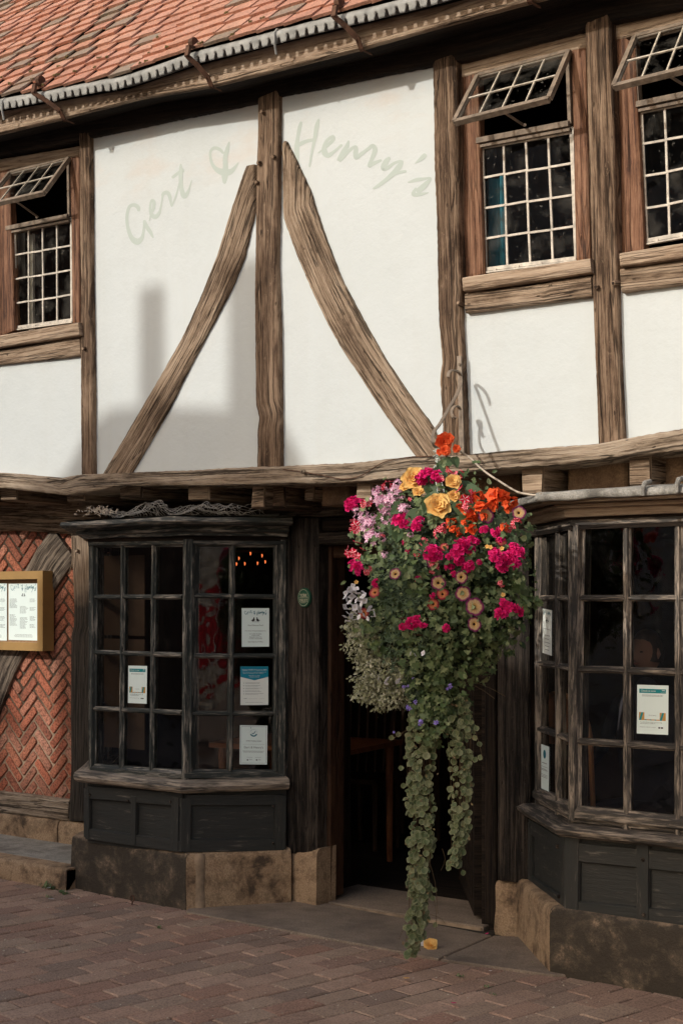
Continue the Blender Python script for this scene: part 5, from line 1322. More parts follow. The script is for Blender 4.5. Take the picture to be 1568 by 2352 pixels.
# two check-in notices
def checkin(pl, quad, label):
    s, o = poster(pl, quad, label, mat='paperb'); s_ = s
    ink(lambda m: s_.rect(m, .07, .08, .92, .165, .001), 'teal2', o, 'banner')
    def w(m): s_.text(m, 'Check in now', .12, .138, .48, align='L', bold=.004); s_.text(m, 'NHS', .84, .115, .09, bold=.006); s_.text(m, 'Test and Trace', .84, .145, .16)
    ink(w, 'white_ink', o)
    def a(m): s_.rect(m, .07, .56, .24, .72, .001); s_.rect(m, .73, .56, .92, .72, .001); s_.rect(m, .24, .70, .73, .72, .001)
    ink(a, 'orange_ink', o, 'band')
    def b(m):
        for x in (.07, .73): s_.poly(m, [(x+.07, .56), (x+.14, .56), (x+.07, .72), (x, .72)], .0014)
        for x in (.26, .42, .57): s_.rect(m, x, .70, x+.05, .72, .0014)
    ink(b, 'teal2', o, 'stripe')
    def k(m):
        s_.text(m, "Gert & Henry's", .5, .625, .24); s_.text(m, 'The NHS COVID-19 app is proven to help', .11, .77, .70, align='L'); s_.text(m, 'stop the spread of COVID-19.', .11, .795, .48, align='L')
        s_.text(m, 'Protect your loved ones. Get the app.', .11, .865, .5, align='L'); s_.lines(m, .16, .86, .205, 2, .022, .006, .1); s_.rect(m, .69, .85, .75, .88); s_.rect(m, .77, .85, .84, .88)
    ink(k, 'black', o)
checkin(PF, [(295, 1529), (338, 1530), (337, 1617), (294, 1615)], 'narrow white check-in notice in the front of the left bay')
checkin(QF, [(1463, 1573), (1535, 1575), (1535, 1688), (1462, 1685)], 'white check-in notice with teal banner in the right bay')
s6, o6 = poster(QL, [(1246, 1398), (1267, 1402), (1267, 1506), (1246, 1500)], 'upper white notice in the narrow side of the right bay', mat='paper')
ink(lambda m: (figures(s6, m, .5, .24, .26), s6.text(m, 'Two Floors of Historic Eating Rooms', .5, .45, .76), [s6.lines(m, .2, .8, .58+.08*i, 1, .04, .012, .3, 'C') for i in range(5)]), 'black', o6)
ink(lambda m: scriptname(s6, m, .10, .13, .80), 'teal_ink', o6)
s7, o7 = poster(QL, [(1241, 1709), (1261, 1716), (1260, 1818), (1240, 1810)], 'lower bordered certificate in the narrow side of the right bay', mat='paperb')
ink(lambda m: (s7.text(m, "Gert & Henry's", .5, .57, .70), s7.lines(m, .2, .8, .40, 1, .04, .014, .1), s7.lines(m, .1, .9, .66, 3, .03, .008, .1), s7.rect(m, .1, .48, .9, .485)), 'black', o7)
ink(lambda m: s7.poly(m, [(.5+.16*math.cos(a), .2+.10*math.sin(a)) for a in [i*math.pi/8 for i in range(16)]][::-1]), 'teal_ink', o7)
# ---- menu board on the brick wall
MBp = YP(5.86)
TLb = MBp.px(-78, 1316); BRb = MBp.px(98, 1496); TRb = MBp.px(98, 1311)
x0, x1, z0, z1 = TLb.x, BRb.x, BRb.z, TRb.z
menu = thing('menu_board', 'gold framed glazed menu case hanging on the herringbone brick wall', 'menu board', ((x0+x1)/2, YG-.02, z0))
mb = MB(); n = Vector((0, -1, 0)); V = lambda x, z, y=5.86: Vector((x, y, z))
fw = .05
for a, b in ((V(x0, z1-fw/2), V(x1, z1-fw/2)), (V(x0, z0+fw/2), V(x1, z0+fw/2)), (V(x0+fw/2, z0+fw), V(x0+fw/2, z1-fw)), (V(x1-fw/2, z0+fw), V(x1-fw/2, z1-fw))): mb.bar(a, b, fw, .09, n)
finish(mb, 'case_frame', M['gold'], menu, n)
mb = MB(); mb.quad(V(x0+fw, z0+fw, 5.91), V(x1-fw, z0+fw, 5.91), V(x1-fw, z1-fw, 5.91), V(x0+fw, z1-fw, 5.91)); mb.build('cork_backing', M['cork'], menu)
for (u0, u1) in ((20, 86), (-50, 16)):
    a = YP(5.905).px(u0, 1341); b = YP(5.905).px(u1, 1341); c = YP(5.905).px(u0, 1470); c.x = a.x; b.z = a.z
    s = Sheet(a, b, c, n); o = s.paper().build('menu_page', M['paperb'], menu)
    ink(lambda m: scriptname(s, m, .08, .13, .88), 'teal_ink', o)
    def k(m):
        figures(s, m, .52, .20, .12)
        for (xx0, xx1, y, nn) in ((.04, .32, .27, 10), (.40, .70, .40, 8), (.74, .95, .27, 4), (.74, .95, .42, 4), (.04, .3, .55, 12), (.40, .68, .60, 12), (.74, .95, .58, 5), (.74, .95, .72, 4)): s.lines(m, xx0, xx1, y, nn, .017, .006, .35)
        s.lines(m, .2, .85, .90, 3, .02, .006, .2, 'C')
    ink(k, 'grey_ink', o)
# ---- oval plaque
c = P(699.5, 1373, 5.862); n = Plane((A3[0]-.06, 5.90), (XD0-.06, 5.90)).n
def oval(rx, rz, y, k=36): return [Vector((c.x+rx*math.cos(a), y, c.z+rz*math.sin(a))) for a in [2*math.pi*i/k for i in range(k)]]
mb = MB(); o1, o2_, o3_ = oval(.043, .052, 5.869), oval(.043, .052, 5.857), oval(.039, .048, 5.852)
for A_, B_ in ((o1, o2_), (o2_, o3_)):
    for i in range(36): mb.quad(A_[i], A_[(i+1) % 36], B_[(i+1) % 36], B_[i])
mb.face([mb.add(p) for p in o3_])
pq_ = finish(mb, 'wall_plaque', M['green_plaque'], None, n); tag(pq_, 'small oval green plaque with cream lettering on the door post', 'plaque')
sp = Sheet(Vector((c.x-.04, 5.852, c.z+.05)), Vector((c.x+.04, 5.852, c.z+.05)), Vector((c.x-.04, 5.852, c.z-.05)), Vector((0, -1, 0)))
def k(m):
    sp.text(m, 'YORK', .5, .46, .60, h=.17, bold=.02); sp.text(m, 'CONSERVATION', .5, .53, .74, h=.045, bold=.008); sp.text(m, 'TRUST', .5, .72, .68, h=.15, bold=.02); sp.text(m, 'PROPERTY', .5, .79, .44, h=.045, bold=.008)
    sp.poly(m, [(.48, .28), (.52, .28), (.50, .22)][::-1])
    R1 = [(.5+.44*math.cos(a), .5+.44*math.sin(a)) for a in [2*math.pi*i/36 for i in range(37)]]; R2 = [(.5+.42*math.cos(a), .5+.42*math.sin(a)) for a in [2*math.pi*i/36 for i in range(37)]]
    for i in range(36): sp.poly(m, [R1[i], R1[i+1], R2[i+1], R2[i]][::-1], .0008)
ink(k, 'cream', pq_, 'raised_lettering')

# ================================================================ BRACKET, CABLES, NETTING
def zpt(x, y, Y): return P(973.7+.1757*x, 808.4+.1757*y, Y)
br = thing('basket_bracket', 'scrolled iron bracket screwed to the weathered post above the flowers', 'bracket', P(1054, 900, 5.455))
mb = MB(); a = P(1053.5, 817, 5.453); b = P(1060, 1042, 5.453); n = Vector((0, -1, 0))
mb.bar(a, b, .022, .008, n); mb.tube([P(1054, 836, 5.453), P(1054, 836, 5.443)], .006, 8)
mb.build('wall_strap', M['iron_grey'], br)
arm = [(470, 300, 5.42), (430, 260, 5.38), (370, 248, 5.33), (325, 275, 5.30), (312, 330, 5.29)][::-1]+[(482, 380, 5.41), (455, 470, 5.38), (400, 590, 5.33), (335, 700, 5.28), (250, 850, 5.21), (190, 950, 5.15), (140, 1010, 5.10), (112, 1080, 5.06), (112, 1160, 5.04), (125, 1220, 5.05), (152, 1252, 5.07), (170, 1240, 5.08)]
def smooth(pts, k=5):
    out = []; n = len(pts)
    for i in range(n-1):
        p0, p1, p2, p3 = pts[max(0, i-1)], pts[i], pts[i+1], pts[min(n-1, i+2)]
        for s in range(k):
            t = s/k; out.append(.5*((2*p1)+(p2-p0)*t+(2*p0-5*p1+4*p2-p3)*t*t+(3*p1-p0-3*p2+p3)*t**3))
    return out+[pts[-1]]
def strap(mb, pts, w, d):
    pts = smooth(pts)
    for p, q in zip(pts, pts[1:]):
        t = (q-p).normalized(); n_ = t.cross(Vector((.92, .38, 0))).normalized(); mb.bar(p, q+t*.002, w, d, n_)
mb = MB(); strap(mb, [zpt(*p) for p in arm], .013, .007); mb.build('scroll_arm', M['iron_grey'], br)
low = [(420, 858, 5.36), (375, 840, 5.35), (358, 780, 5.35), (385, 728, 5.36), (430, 715, 5.38), (468, 750, 5.41), (475, 820, 5.40), (470, 900, 5.40), (482, 1050, 5.40), (488, 1150, 5.37), (475, 1225, 5.33), (458, 1250, 5.30)]
mb = MB(); strap(mb, [zpt(*p) for p in low], .012, .006); mb.build('lower_scroll', M['iron_grey'], br)
mb = MB(); cb = [zpt(440, 1280, 5.36), zpt(520, 1330, 5.40), zpt(620, 1400, 5.41), zpt(720, 1500, 5.40), zpt(830, 1590, 5.38), zpt(1000, 1700, 5.36), zpt(1200, 1820, 5.34), zpt(1330, 1855, 5.32), zpt(1470, 1870, 5.31), zpt(1530, 1850, 5.30)]
mb.tube(smooth(cb), .0045, 6); tag(mb.build('power_cable', M['rope'], None, at=cb[0]), 'pale cable sagging from the bracket to the right bay roof', 'cable')
mb = MB(); cb = [P(u, v, 5.418) for u, v in ((1000, 1048), (940, 1050), (880, 1062), (830, 1092), (790, 1100), (760, 1096), (720, 1088), (650, 1078))]
mb.tube(smooth(cb), .0025, 5); tag(mb.build('thin_cable', M['iron'], None, at=cb[0]), 'thin dark cable looping along the jetty beam', 'cable')
mb = MB(); cb = [P(u, v, 5.90) for u, v in ((165, 1232), (166, 1280), (164, 1300), (158, 1318))]
mb.tube(smooth(cb), .004, 5); tag(mb.build('wall_cable', M['oak_pale'], None, at=cb[0]), 'short cable running down the left post by the bay', 'cable')
# hexagonal wire netting stuffed on top of the left bay cornice
def netting(x0, x1, ya, yb_, z0, rows_, seed, hgt):
    mb = MB(); hx = .027; nodes = {}
    cols = int((x1-x0)/(hx*1.5))
    def pt(i, j, k):
        x = x0+i*hx*1.5+(0 if k == 0 else hx*.5)+((j % 2)*hx*.75)
        t = j/max(1, rows_); 
        f = noise.noise(Vector((x*6, t*3, seed)))
        y = ya+(yb_-ya)*t+noise.noise(Vector((x*9, t*6, seed+4)))*.05
        z = z0+hgt*(.45+.9*f)*math.sin(math.pi*min(1, .25+t*.9))+noise.noise(Vector((x*22, t*11, seed+9)))*.025
        return Vector((x+noise.noise(Vector((x*15, t*8, seed+2)))*.03, y, max(z0+.003, z)))
    for j in range(rows_):
        for i in range(cols):
            a, b = pt(i, j, 0), pt(i, j, 1); c = pt(i+(1 if j % 2 else 0), j+1, 0); d = pt(i-(0 if j % 2 else 1), j+1, 1)
            mb.tube([a, b], .0012, 3, cap=False); mb.tube([b, c], .0012, 3, cap=False); mb.tube([a, d], .0012, 3, cap=False)
    return mb
mb = MB(); xa, xb = P(225, 1180, 5.35).x, P(600, 1180, 5.45).x
m1 = netting(xa, xb-.1, 5.32, 5.75, zc1+.014, 11, 3, .11); 
o = m1.build('wire_netting', M['wire'], None, at=(xa, 5.4, zc1)); tag(o, 'crumpled hexagonal wire netting lying on the left bay cornice', 'wire netting')
mb = MB(); base = P(205, 1186, 5.24)
for k in range(60):
    p = base+Vector((random.uniform(-.10, .12), random.uniform(-.02, .12), random.uniform(0, .03)+.01)); q = p+Vector((random.uniform(-.03, .03), random.uniform(-.02, .02), random.uniform(-.005, .022))); r_ = q+Vector((random.uniform(-.03, .03), 0, random.uniform(-.02, .01)))
    mb.tube([p, q, r_], .0016, 4, cap=False)
tag(mb.build('dry_twigs', M['rope'], None, at=base), 'small pile of dry twigs on the left end of the cornice', 'twigs')

# ================================================================ HANGING BASKET
YBK = 5.08
BC = P(1012, 1330, YBK); SCL = FOC/((-ST*BC.x+CT*BC.y))     # picture units per metre here
bas = thing('hanging_basket', 'huge hanging basket of mixed bright flowers and long trailing leaves beside the doorway', 'hanging basket', (BC.x, BC.y, P(1012, 1460, YBK).z))
def leaf_poly(mb, c, n, t, size, kind):
    """n: facing, t: direction of the tip"""
    n = n.normalized(); t = (t-n*t.dot(n)); t = t.normalized() if t.length > 1e-4 else n.orthogonal().normalized(); s = n.cross(t)
    if kind == 'ivy':
        pr = [(0, -.15), (.45, -.35), (.62, .05), (.42, .28), (.55, .62), (.2, .55), (0, 1.0), (-.2, .55), (-.55, .62), (-.42, .28), (-.62, .05), (-.45, -.35)]
    elif kind == 'round':
        pr = [(math.sin(a)*(.5+.04*math.cos(a*6)), .42-math.cos(a)*(.5+.04*math.cos(a*6))) for a in [2*math.pi*i/10 for i in range(10)]]
    elif kind == 'small': pr = [(0, 0), (.28, .35), (.2, .75), (0, 1), (-.2, .75), (-.28, .35)]
    elif kind == 'fern': pr = [(0, 0), (.06, .5), (0, 1), (-.06, .5)]
    else: pr = [(0, -.1), (.42, .0), (.52, .3), (.36, .68), (0, 1.1), (-.36, .68), (-.52, .3), (-.42, .0)]
    fold = .18 if kind != 'fern' else 0
    cc = mb.add(c+t*size*.35-n*size*.06, (0, 0, 0)); idx = []
    for x, y in pr:
        droop = -.12*(y**2)*size if kind in ('big', 'ivy') else 0
        idx.append(mb.add(c+s*x*size+t*y*size+n*(abs(x)*fold*size+droop), (1, 0, 0)))
    for i in range(len(idx)): mb.face([cc, idx[i], idx[(i+1) % len(idx)]])
def rdir(): 
    while True:
        v = Vector((random.uniform(-1, 1), random.uniform(-1, 1), random.uniform(-1, 1)))
        if .05 < v.length < 1: return v.normalized()
VIEW = Vector((.55, -.8, .15)).normalized()
def ell(u, v, ru, rv, ry, dy=0.0): return (P(u, v, YBK+dy), ru/SCL, rv/SCL, ry)
def pix(p):  # offset to centre
    return p
def scatter(mb, E, count, kinds, size, shell=.35, up=.35, face=.6):
    c, rx, rz, ry = E
    for i in range(count):
        d = rdir()
        if d.dot(VIEW) < -.45: d = -d
        r = 1-random.random()**1.6*shell
        lump = 1+.22*noise.noise(Vector((d.x*3.2, d.y*3.2, d.z*3.2+c.x*5)))*2
        p = c+Vector((d.x*rx*CT-0+d.y*0, d.y*ry, d.z*rz))*r*lump+Vector((0, d.x*rx*ST*0, 0))
        n = (d*.7+Vector((0, 0, up))+VIEW*face+rdir()*.75); k, sz = random.choice(kinds)
        t = Vector((0, 0, -1))*.6+d*.4+rdir()*.8
        leaf_poly(mb, p, n, t, size*sz*random.uniform(.65, 1.25), k)
# screen-plane width needs widening: the basket is round, so use the same radius both ways
def Eb(u, v, ru, rv, ry=None, dy=0): c = P(u, v, YBK+dy); return (c, ru/SCL/ CT*.93, rv/SCL, ry if ry else min(.34, ru/SCL*.85))
mb = MB()
for E, cnt in ((Eb(1020, 1270, 165, 150, .30), 900), (Eb(905, 1260, 88, 115, .2), 420), (Eb(1120, 1290, 82, 150, .22), 800), (Eb(1060, 1420, 118, 120, .25), 950), (Eb(930, 1400, 100, 120, .22), 700), (Eb(1150, 1400, 62, 95, .15), 420),
               (Eb(990, 1530, 75, 75, .16), 460), (Eb(1205, 1330, 24, 50, .07), 60), (Eb(1215, 1385, 30, 14, .05), 36), (Eb(1110, 1520, 26, 30, .06), 50), (Eb(1190, 1230, 40, 60, .1), 120), (Eb(1000, 1610, 66, 60, .12), 420), (Eb(1040, 1530, 70, 60, .13), 300), (Eb(1005, 1660, 60, 50, .10), 260)):
    scatter(mb, E, int(cnt*.85), [('ivy', .9), ('ivy', 1.05), ('small', .8), ('small', .6), ('ivy', .6), ('round', .55)], .029)
fo = mb.build('foliage', M['leaf'], bas)
mb = MB()
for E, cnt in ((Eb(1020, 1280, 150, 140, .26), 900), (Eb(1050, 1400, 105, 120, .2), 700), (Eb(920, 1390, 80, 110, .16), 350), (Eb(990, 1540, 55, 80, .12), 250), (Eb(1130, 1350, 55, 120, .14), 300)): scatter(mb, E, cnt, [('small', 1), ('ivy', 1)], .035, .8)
tag(mb.build('shaded_inner_foliage', M['leaf_shaded'], fo), kind='stuff'); 
mb = MB()     # big dark begonia leaves round the top
for (u, v, s, tu, tv) in ((1000, 1150, .07, -20, 30), (960, 1180, .075, -40, 40), (1045, 1185, .085, 20, 60), (1080, 1130, .06, 40, -10), (1010, 1110, .06, -10, -30), (1052, 1115, .055, 30, -20), (925, 1135, .05, -30, 20), (985, 1125, .06, 10, 40), (1110, 1180, .055, 40, 20),
                       (1145, 1205, .06, 30, 40), (1060, 1150, .06, 10, 40), (1090, 1215, .055, 10, 40), (935, 1160, .06, -20, 30), (905, 1215, .05, -10, 40), (1100, 1145, .05, 40, -10), (1075, 1245, .05, 20, 30), (1040, 1240, .05, -10, 40), (970, 1090, .045, -20, -10), (1175, 1240, .045, 20, 40), (1130, 1130, .04, 30, 10)):
    d = 1-((u-1020)/230)**2-((v-1290)/300)**2; y = YBK-.26*math.sqrt(max(.02, d))-.02
    p = P(u, v, y); tt = P(u+tu, v+tv, y)-p
    for k in range(2): leaf_poly(mb, p+rdir()*.02, VIEW+Vector((0, 0, .5))+rdir()*.35, tt+rdir()*.02, s*random.uniform(.85, 1.1), 'big')
mb.build('begonia_leaves', M['leaf_big'], fo)
mb = MB()     # feathery patch on the left
for k in range(240):
    u = random.gauss(925, 38); v = random.gauss(1375, 62)
    if k < 70: u = random.gauss(1000, 25); v = random.gauss(1275, 18)
    d = 1-((u-1010)/230)**2-((v-1300)/330)**2; y = YBK-.25*math.sqrt(max(.02, d))-.02+random.uniform(-.01, .03)
    p = P(u, v, y)
    for j in range(9): leaf_poly(mb, p, VIEW+rdir()*.4, rdir()+Vector((0, 0, -.1)), .03*random.uniform(.6, 1.1), 'fern')
mb.build('feathery_foliage', M['leaf_fern'], fo)
mb = MB()     # silver small leaved clump, lower left
for E, cnt in ((Eb(850, 1480, 48, 70, .13), 900), (Eb(880, 1545, 68, 55, .14), 1000), (Eb(850, 1592, 42, 26, .1), 380), (Eb(905, 1600, 45, 32, .1), 350), (Eb(872, 1625, 12, 22, .04), 50), (Eb(825, 1440, 28, 45, .1), 260), (Eb(945, 1560, 45, 50, .1), 300)):
    scatter(mb, E, int(cnt*1.15), [('small', 1)], .0165, .5, .3, .4)
mb.build('silver_foliage', M['leaf_silver'], fo)
# trailing curtains of round variegated leaves
def strand(mb, st, path, dens, size):
    for k in range(len(path)-1):
        (u0, v0, w0, y0), (u1, v1, w1, y1) = path[k], path[k+1]; n_ = int(abs(v1-v0)*dens)
        for i in range(n_):
            t = random.random(); v = v0+(v1-v0)*t; w = (w0+(w1-w0)*t)*(.82+.3*noise.noise(Vector((v*.03, u0*.01, 2)))); q = random.uniform(-1, 1); u = u0+(u1-u0)*t+q*w
            if noise.noise(Vector((u*.05, v*.022, 7))) < -.12 and random.random() < .8: continue
            y = y0+(y1-y0)*t-math.sqrt(max(0, 1-q*q))*.045+random.uniform(-.012, .05)
            leaf_poly(mb, P(u, v, y), VIEW*1.0+Vector((q*.7, 0, .35))+rdir()*.5, Vector((0, 0, -1))+rdir()*.5, size*random.choice((.4, .55, .7, .85, 1, 1.15)), 'round')
def S4(pts): return [(u, v, w, YBK+.02) for u, v, w in pts]
p1 = S4([(975, 1630, 48), (968, 1700, 40), (962, 1790, 34), (968, 1880, 32), (965, 1960, 30), (962, 2040, 30), (955, 2100, 28), (950, 2150, 24), (940, 2192, 12)])
p2 = S4([(1045, 1600, 40), (1056, 1680, 34), (1056, 1760, 30), (1060, 1840, 27), (1056, 1900, 22), (1052, 1950, 17), (1042, 1985, 8)])
mb = MB(); strand(mb, None, p1, 1.9, .029); strand(mb, None, p2, 1.45, .028)
for (u, v) in ((1085, 1655), (1092, 1668), (1088, 1690), (1098, 1705), (1078, 1640), (1104, 1735), (1062, 2000), (1032, 1990), (990, 2060), (1000, 2120), (925, 1800), (922, 1760), (1000, 2040), (1092, 1740), (900, 1690), (915, 1682)): leaf_poly(mb, P(u, v, YBK), VIEW+rdir()*.4, Vector((0, 0, -1))+rdir()*.6, .024, 'round')
tr1 = mb.build('trailing_leaves', M['leaf_var'], bas)
mb = MB()
for k in range(70):
    path = p1 if k < 45 else p2; i = random.randrange(len(path)-1); t = random.random(); u = path[i][0]+(path[i+1][0]-path[i][0])*t+random.uniform(-1.5, 1.5)*path[i][2]*.7; v = path[i][1]+(path[i+1][1]-path[i][1])*t
    leaf_poly(mb, P(u, v, YBK-.03), VIEW+rdir()*.6, rdir(), random.uniform(.010, .020), 'small')
mb.build('dry_leaves', leafmat('dry_leaves', [(.16, .10, .05), (.24, .19, .09), (.10, .07, .04)]), tr1)
mb = MB()
for k in range(34):
    path = p1 if k < 22 else p2; s = random.uniform(-.8, .8); pts = []
    end = random.randint(4, len(path)-1)
    for (u, v, w, y) in path[:end+1]: pts.append(P(u+s*w+random.uniform(-4, 4), v, y+random.uniform(-.03, .04)))
    mb.tube(smooth(pts, 3), .0013, 3, cap=False)
for (a, b_) in (((945, 1960), (930, 2170)), ((985, 2030), (1000, 2150)), ((1060, 1620), (1108, 1745)), ((960, 1650), (905, 1695)), ((1070, 1560), (1160, 1600)), ((985, 2100), (1020, 2120)), ((1015, 1950), (1012, 2000)), ((940, 2050), (915, 2160)), ((1180, 1360), (1235, 1380)), ((975, 1950), (1005, 2100)), ((1055, 1560), (1135, 1605))):
    m_ = P((a[0]+b_[0])/2+8, (a[1]+b_[1])/2, YBK); mb.tube(smooth([P(*a, YBK), m_, P(*b_, YBK-.02)], 4), .0013, 3, cap=False)
mb.build('trailing_stems', M['stem'], tr1)
# basket body and strings
mb = MB(); cb_ = P(1015, 1400, YBK); 
for k in range(7):
    a = math.pi*.5*k/7; r = .19*math.cos(a); z = cb_.z-.17*math.sin(a); mb.tube([Vector((cb_.x+r*math.cos(t), cb_.y+r*math.sin(t), z)) for t in [2*math.pi*i/24 for i in range(25)]], .004, 5, cap=False)
for k in range(12):
    t = 2*math.pi*k/12; mb.tube([Vector((cb_.x+.19*math.cos(math.pi*.5*j/7)*math.cos(t), cb_.y+.19*math.cos(math.pi*.5*j/7)*math.sin(t), cb_.z-.17*math.sin(math.pi*.5*j/7))) for j in range(8)], .003, 5, cap=False)
mb.build('wire_basket', M['iron'], bas)
mb = MB(); top = zpt(150, 1252, 5.07)
for (u, v) in ((1003, 1120), (1020, 1130), (1006, 1140)):
    q = P(u, v, YBK); mb.tube(smooth([top, top.lerp(q, .3)+Vector((.008, 0, 0)), top.lerp(q, .6)-Vector((.006, 0, 0)), q], 3), .0028, 4)
for k in range(14):
    t = .1+.4*random.random(); q = top.lerp(P(1012, 1120, YBK), t)+rdir()*.006; mb.tube([q, q+rdir()*.016, q+rdir()*.02], .0018, 4)
mb.build('hanger_string', plain('pale_string', (.55, .60, .55), .9, .1), bas)

# ---- flowers
def petal(mb, c, n, t, L, W, cup, ref=1.0, rnd=0.0, seg=4, r0=0.0, ruff=0.0, curl=0.0):
    """one petal from c along t; attribute = (distance 0-1, across 0-1, random)"""
    s = n.cross(t).normalized(); rows = []; o = random.random()*9
    for i in range(seg+1):
        a = i/seg; w = W*(math.sin(math.pi*min(1, .12+a*.80))**.7)
        r = []
        for j in range(5):
            q = j/4-.5; h = cup*a*a+abs(q)*.18*W*a-curl*max(0, a-.6)**2*L*3+ruff*noise.noise(Vector((o, a*5, q*7)))
            r.append(mb.add(c+t*(L*(r0+(1-r0)*a))*(1-.14*(2*q)**2*a)+s*w*q+n*h, ((r0+(1-r0)*a)*ref, j/4, rnd)))
        rows.append(r)
    for i in range(seg):
        for j in range(4): mb.face([rows[i][j], rows[i][j+1], rows[i+1][j+1], rows[i+1][j]])
def frame(n):
    n = n.normalized(); a = n.cross(Vector((0, 0, 1))); a = a.normalized() if a.length > .05 else Vector((1, 0, 0)); return n, a, n.cross(a)
def simple(mb, c, n, R, k=5, cup=.1, wf=.95, ruff=.0, phase=None, rnd=None, curl=0):
    n, a, b = frame(n); ph = random.random()*6 if phase is None else phase; rn = random.random() if rnd is None else rnd
    for i in range(k):
        an = ph+2*math.pi*i/k; petal(mb, c+n*(.0006*(i % 2)), n, a*math.cos(an)+b*math.sin(an), R*random.uniform(.92, 1.05), R*wf, cup*R, rnd=rn, ruff=ruff*R, curl=curl)
def mk_petunia():
    mb = MB(); n, a, b = frame(Vector((0, 0, 1))); R = 1.0; N = 60; rows = []
    for i in range(9):
        r = i/8; row = []
        for j in range(N):
            an = 2*math.pi*j/N; lob = 1.04-.10*abs(math.cos(an*2.5))**8; rr = r*R*(lob if r > .5 else 1); h = -.45*(1-min(1, r*2.6))**2+.06*r+.05*math.sin(an*10+i)*r*r*(r > .7)
            row.append(mb.add(Vector((rr*math.cos(an), rr*math.sin(an), h)), (r, (an/(2*math.pi)*15) % 1, .2)))
        rows.append(row)
    for i in range(8):
        for j in range(N): e = (j+1) % N; mb.face([rows[i][j], rows[i][e], rows[i+1][e], rows[i+1][j]])
    return mb
def mk_cluster(nf, R, fr, k=5, flat=.6, cup=.15, wf=1.0):
    mb = MB()
    for i in range(nf):
        d = rdir(); d.z = abs(d.z)*.9+.15; d.normalize(); p = Vector((d.x*R, d.y*R, d.z*R*flat))*random.uniform(.85, 1.05)
        simple(mb, p, d+rdir()*.35, fr*random.uniform(.85, 1.15), k, cup, wf, .06)
    return mb
def mk_begonia(n_layers=4):
    mb = MB()
    for L in range(n_layers):
        k = (6, 6, 5, 4)[L]; rr = (1.0, .78, .55, .32)[L]; ph = random.random()*6
        n, a, b = frame(Vector((0, 0, 1)))
        for i in range(k):
            an = ph+2*math.pi*i/k+random.uniform(-.2, .2); t = (a*math.cos(an)+b*math.sin(an)+n*(.04+.30*L)).normalized(); nn = (n-t*n.dot(t)).normalized()
            petal(mb, Vector((0, 0, .06*L)), nn, t, rr*random.uniform(.85, 1.12), rr*1.25, .15*rr, rnd=random.random()*.6, seg=5, ruff=.10, curl=.15)
    return mb
def mk_single(k=5, cup=.12, wf=1.0, ruff=.08): mb = MB(); simple(mb, Vector((0, 0, 0)), Vector((0, 0, 1)), 1.0, k, cup, wf, ruff); return mb
def proto(mb, name, mat):
    me = bpy.data.meshes.new(name); me.from_pydata(mb.v, [], mb.f)
    ca = me.attributes.new('petal', 'FLOAT_VECTOR', 'POINT'); fl = []
    for c in mb.c: fl += list(c)
    ca.data.foreach_set('vector', fl); me.materials.append(mat); me.polygons.foreach_set('use_smooth', [True]*len(me.polygons)); me.update(); return me
PR = {
    'petunia': [proto(mk_petunia(), 'petunia_flower', M['f_petunia'])], 'petunia_red': [proto(mk_petunia(), 'petunia_flower', M['f_petunia_red'])],
    'geranium': [proto(mk_cluster(22, .72, .36, 4, .55, .3), 'geranium_head', M['f_magenta']) for _ in range(3)],
    'verbena': [proto(mk_cluster(9, .75, .42, 5, .4, .1, .55), 'verbena_head', M['f_stripe']) for _ in range(3)],
    'redwhite': [proto(mk_cluster(7, .7, .45, 5, .4, .15, .8), 'striped_geranium_head', M['f_redwhite']) for _ in range(2)],
    'coral': [proto(mk_cluster(4, .45, .75, 5, .5, .15, 1.0), 'busy_lizzie_flower', M['f_coral']) for _ in range(3)],
    'begonia': [proto(mk_begonia(), 'begonia_flower', M['f_begonia']) for _ in range(2)], 'begonia_coral': [proto(mk_begonia(), 'begonia_flower', M['f_coral'])],
    'white': [proto(mk_cluster(1, .1, 1.0, 4, .3, .15, 1.15), 'white_viola', M['f_white']) for _ in range(2)], 'violet': [proto(mk_cluster(3, .5, .7, 5, .4, .1, .6), 'violet_flower', M['f_violet']) for _ in range(2)],
}
def flower(kind, u, v, r, tilt=None, proud=.03, y=None, parent=bas):
    d = 1-((u-1015)/235)**2-((v-1320)/330)**2
    yy = (YBK-.27*math.sqrt(max(.02, d))-proud) if y is None else y
    yy += random.uniform(-.012, .022); p = P(u, v, yy); me = random.choice(PR[kind]); o = bpy.data.objects.new(me.name.split('.')[0], me); COL.objects.link(o)
    outw = Vector((p.x-BC.x, p.y-BC.y, (p.z-BC.z)*.6)); outw = outw.normalized() if outw.length > .01 else Vector((0, -1, 0))
    n = (tilt if tilt is not None else (VIEW*1.1+outw*.55+Vector((0, 0, .25))+rdir()*(.2 if kind in ('begonia', 'white', 'petunia') else .4))).normalized()
    o.parent = parent; o.location = p-rootloc(parent)
    q = n.to_track_quat('Z', 'Y'); o.rotation_mode = 'QUATERNION'; o.rotation_quaternion = q @ Vector((0, 0, 1)).rotation_difference(Vector((0, 0, 1))) @ Matrix.Rotation(random.random()*6.28, 3, 'Z').to_quaternion()
    s = r/SCL*random.uniform(.82, 1.14); o.scale = (s, s*random.uniform(.88, 1.08), s); return o
def zz(x, y): return (860+x/3.136)*.9186, (1180+y/3.136)*.9186
kz = .9186/3.136
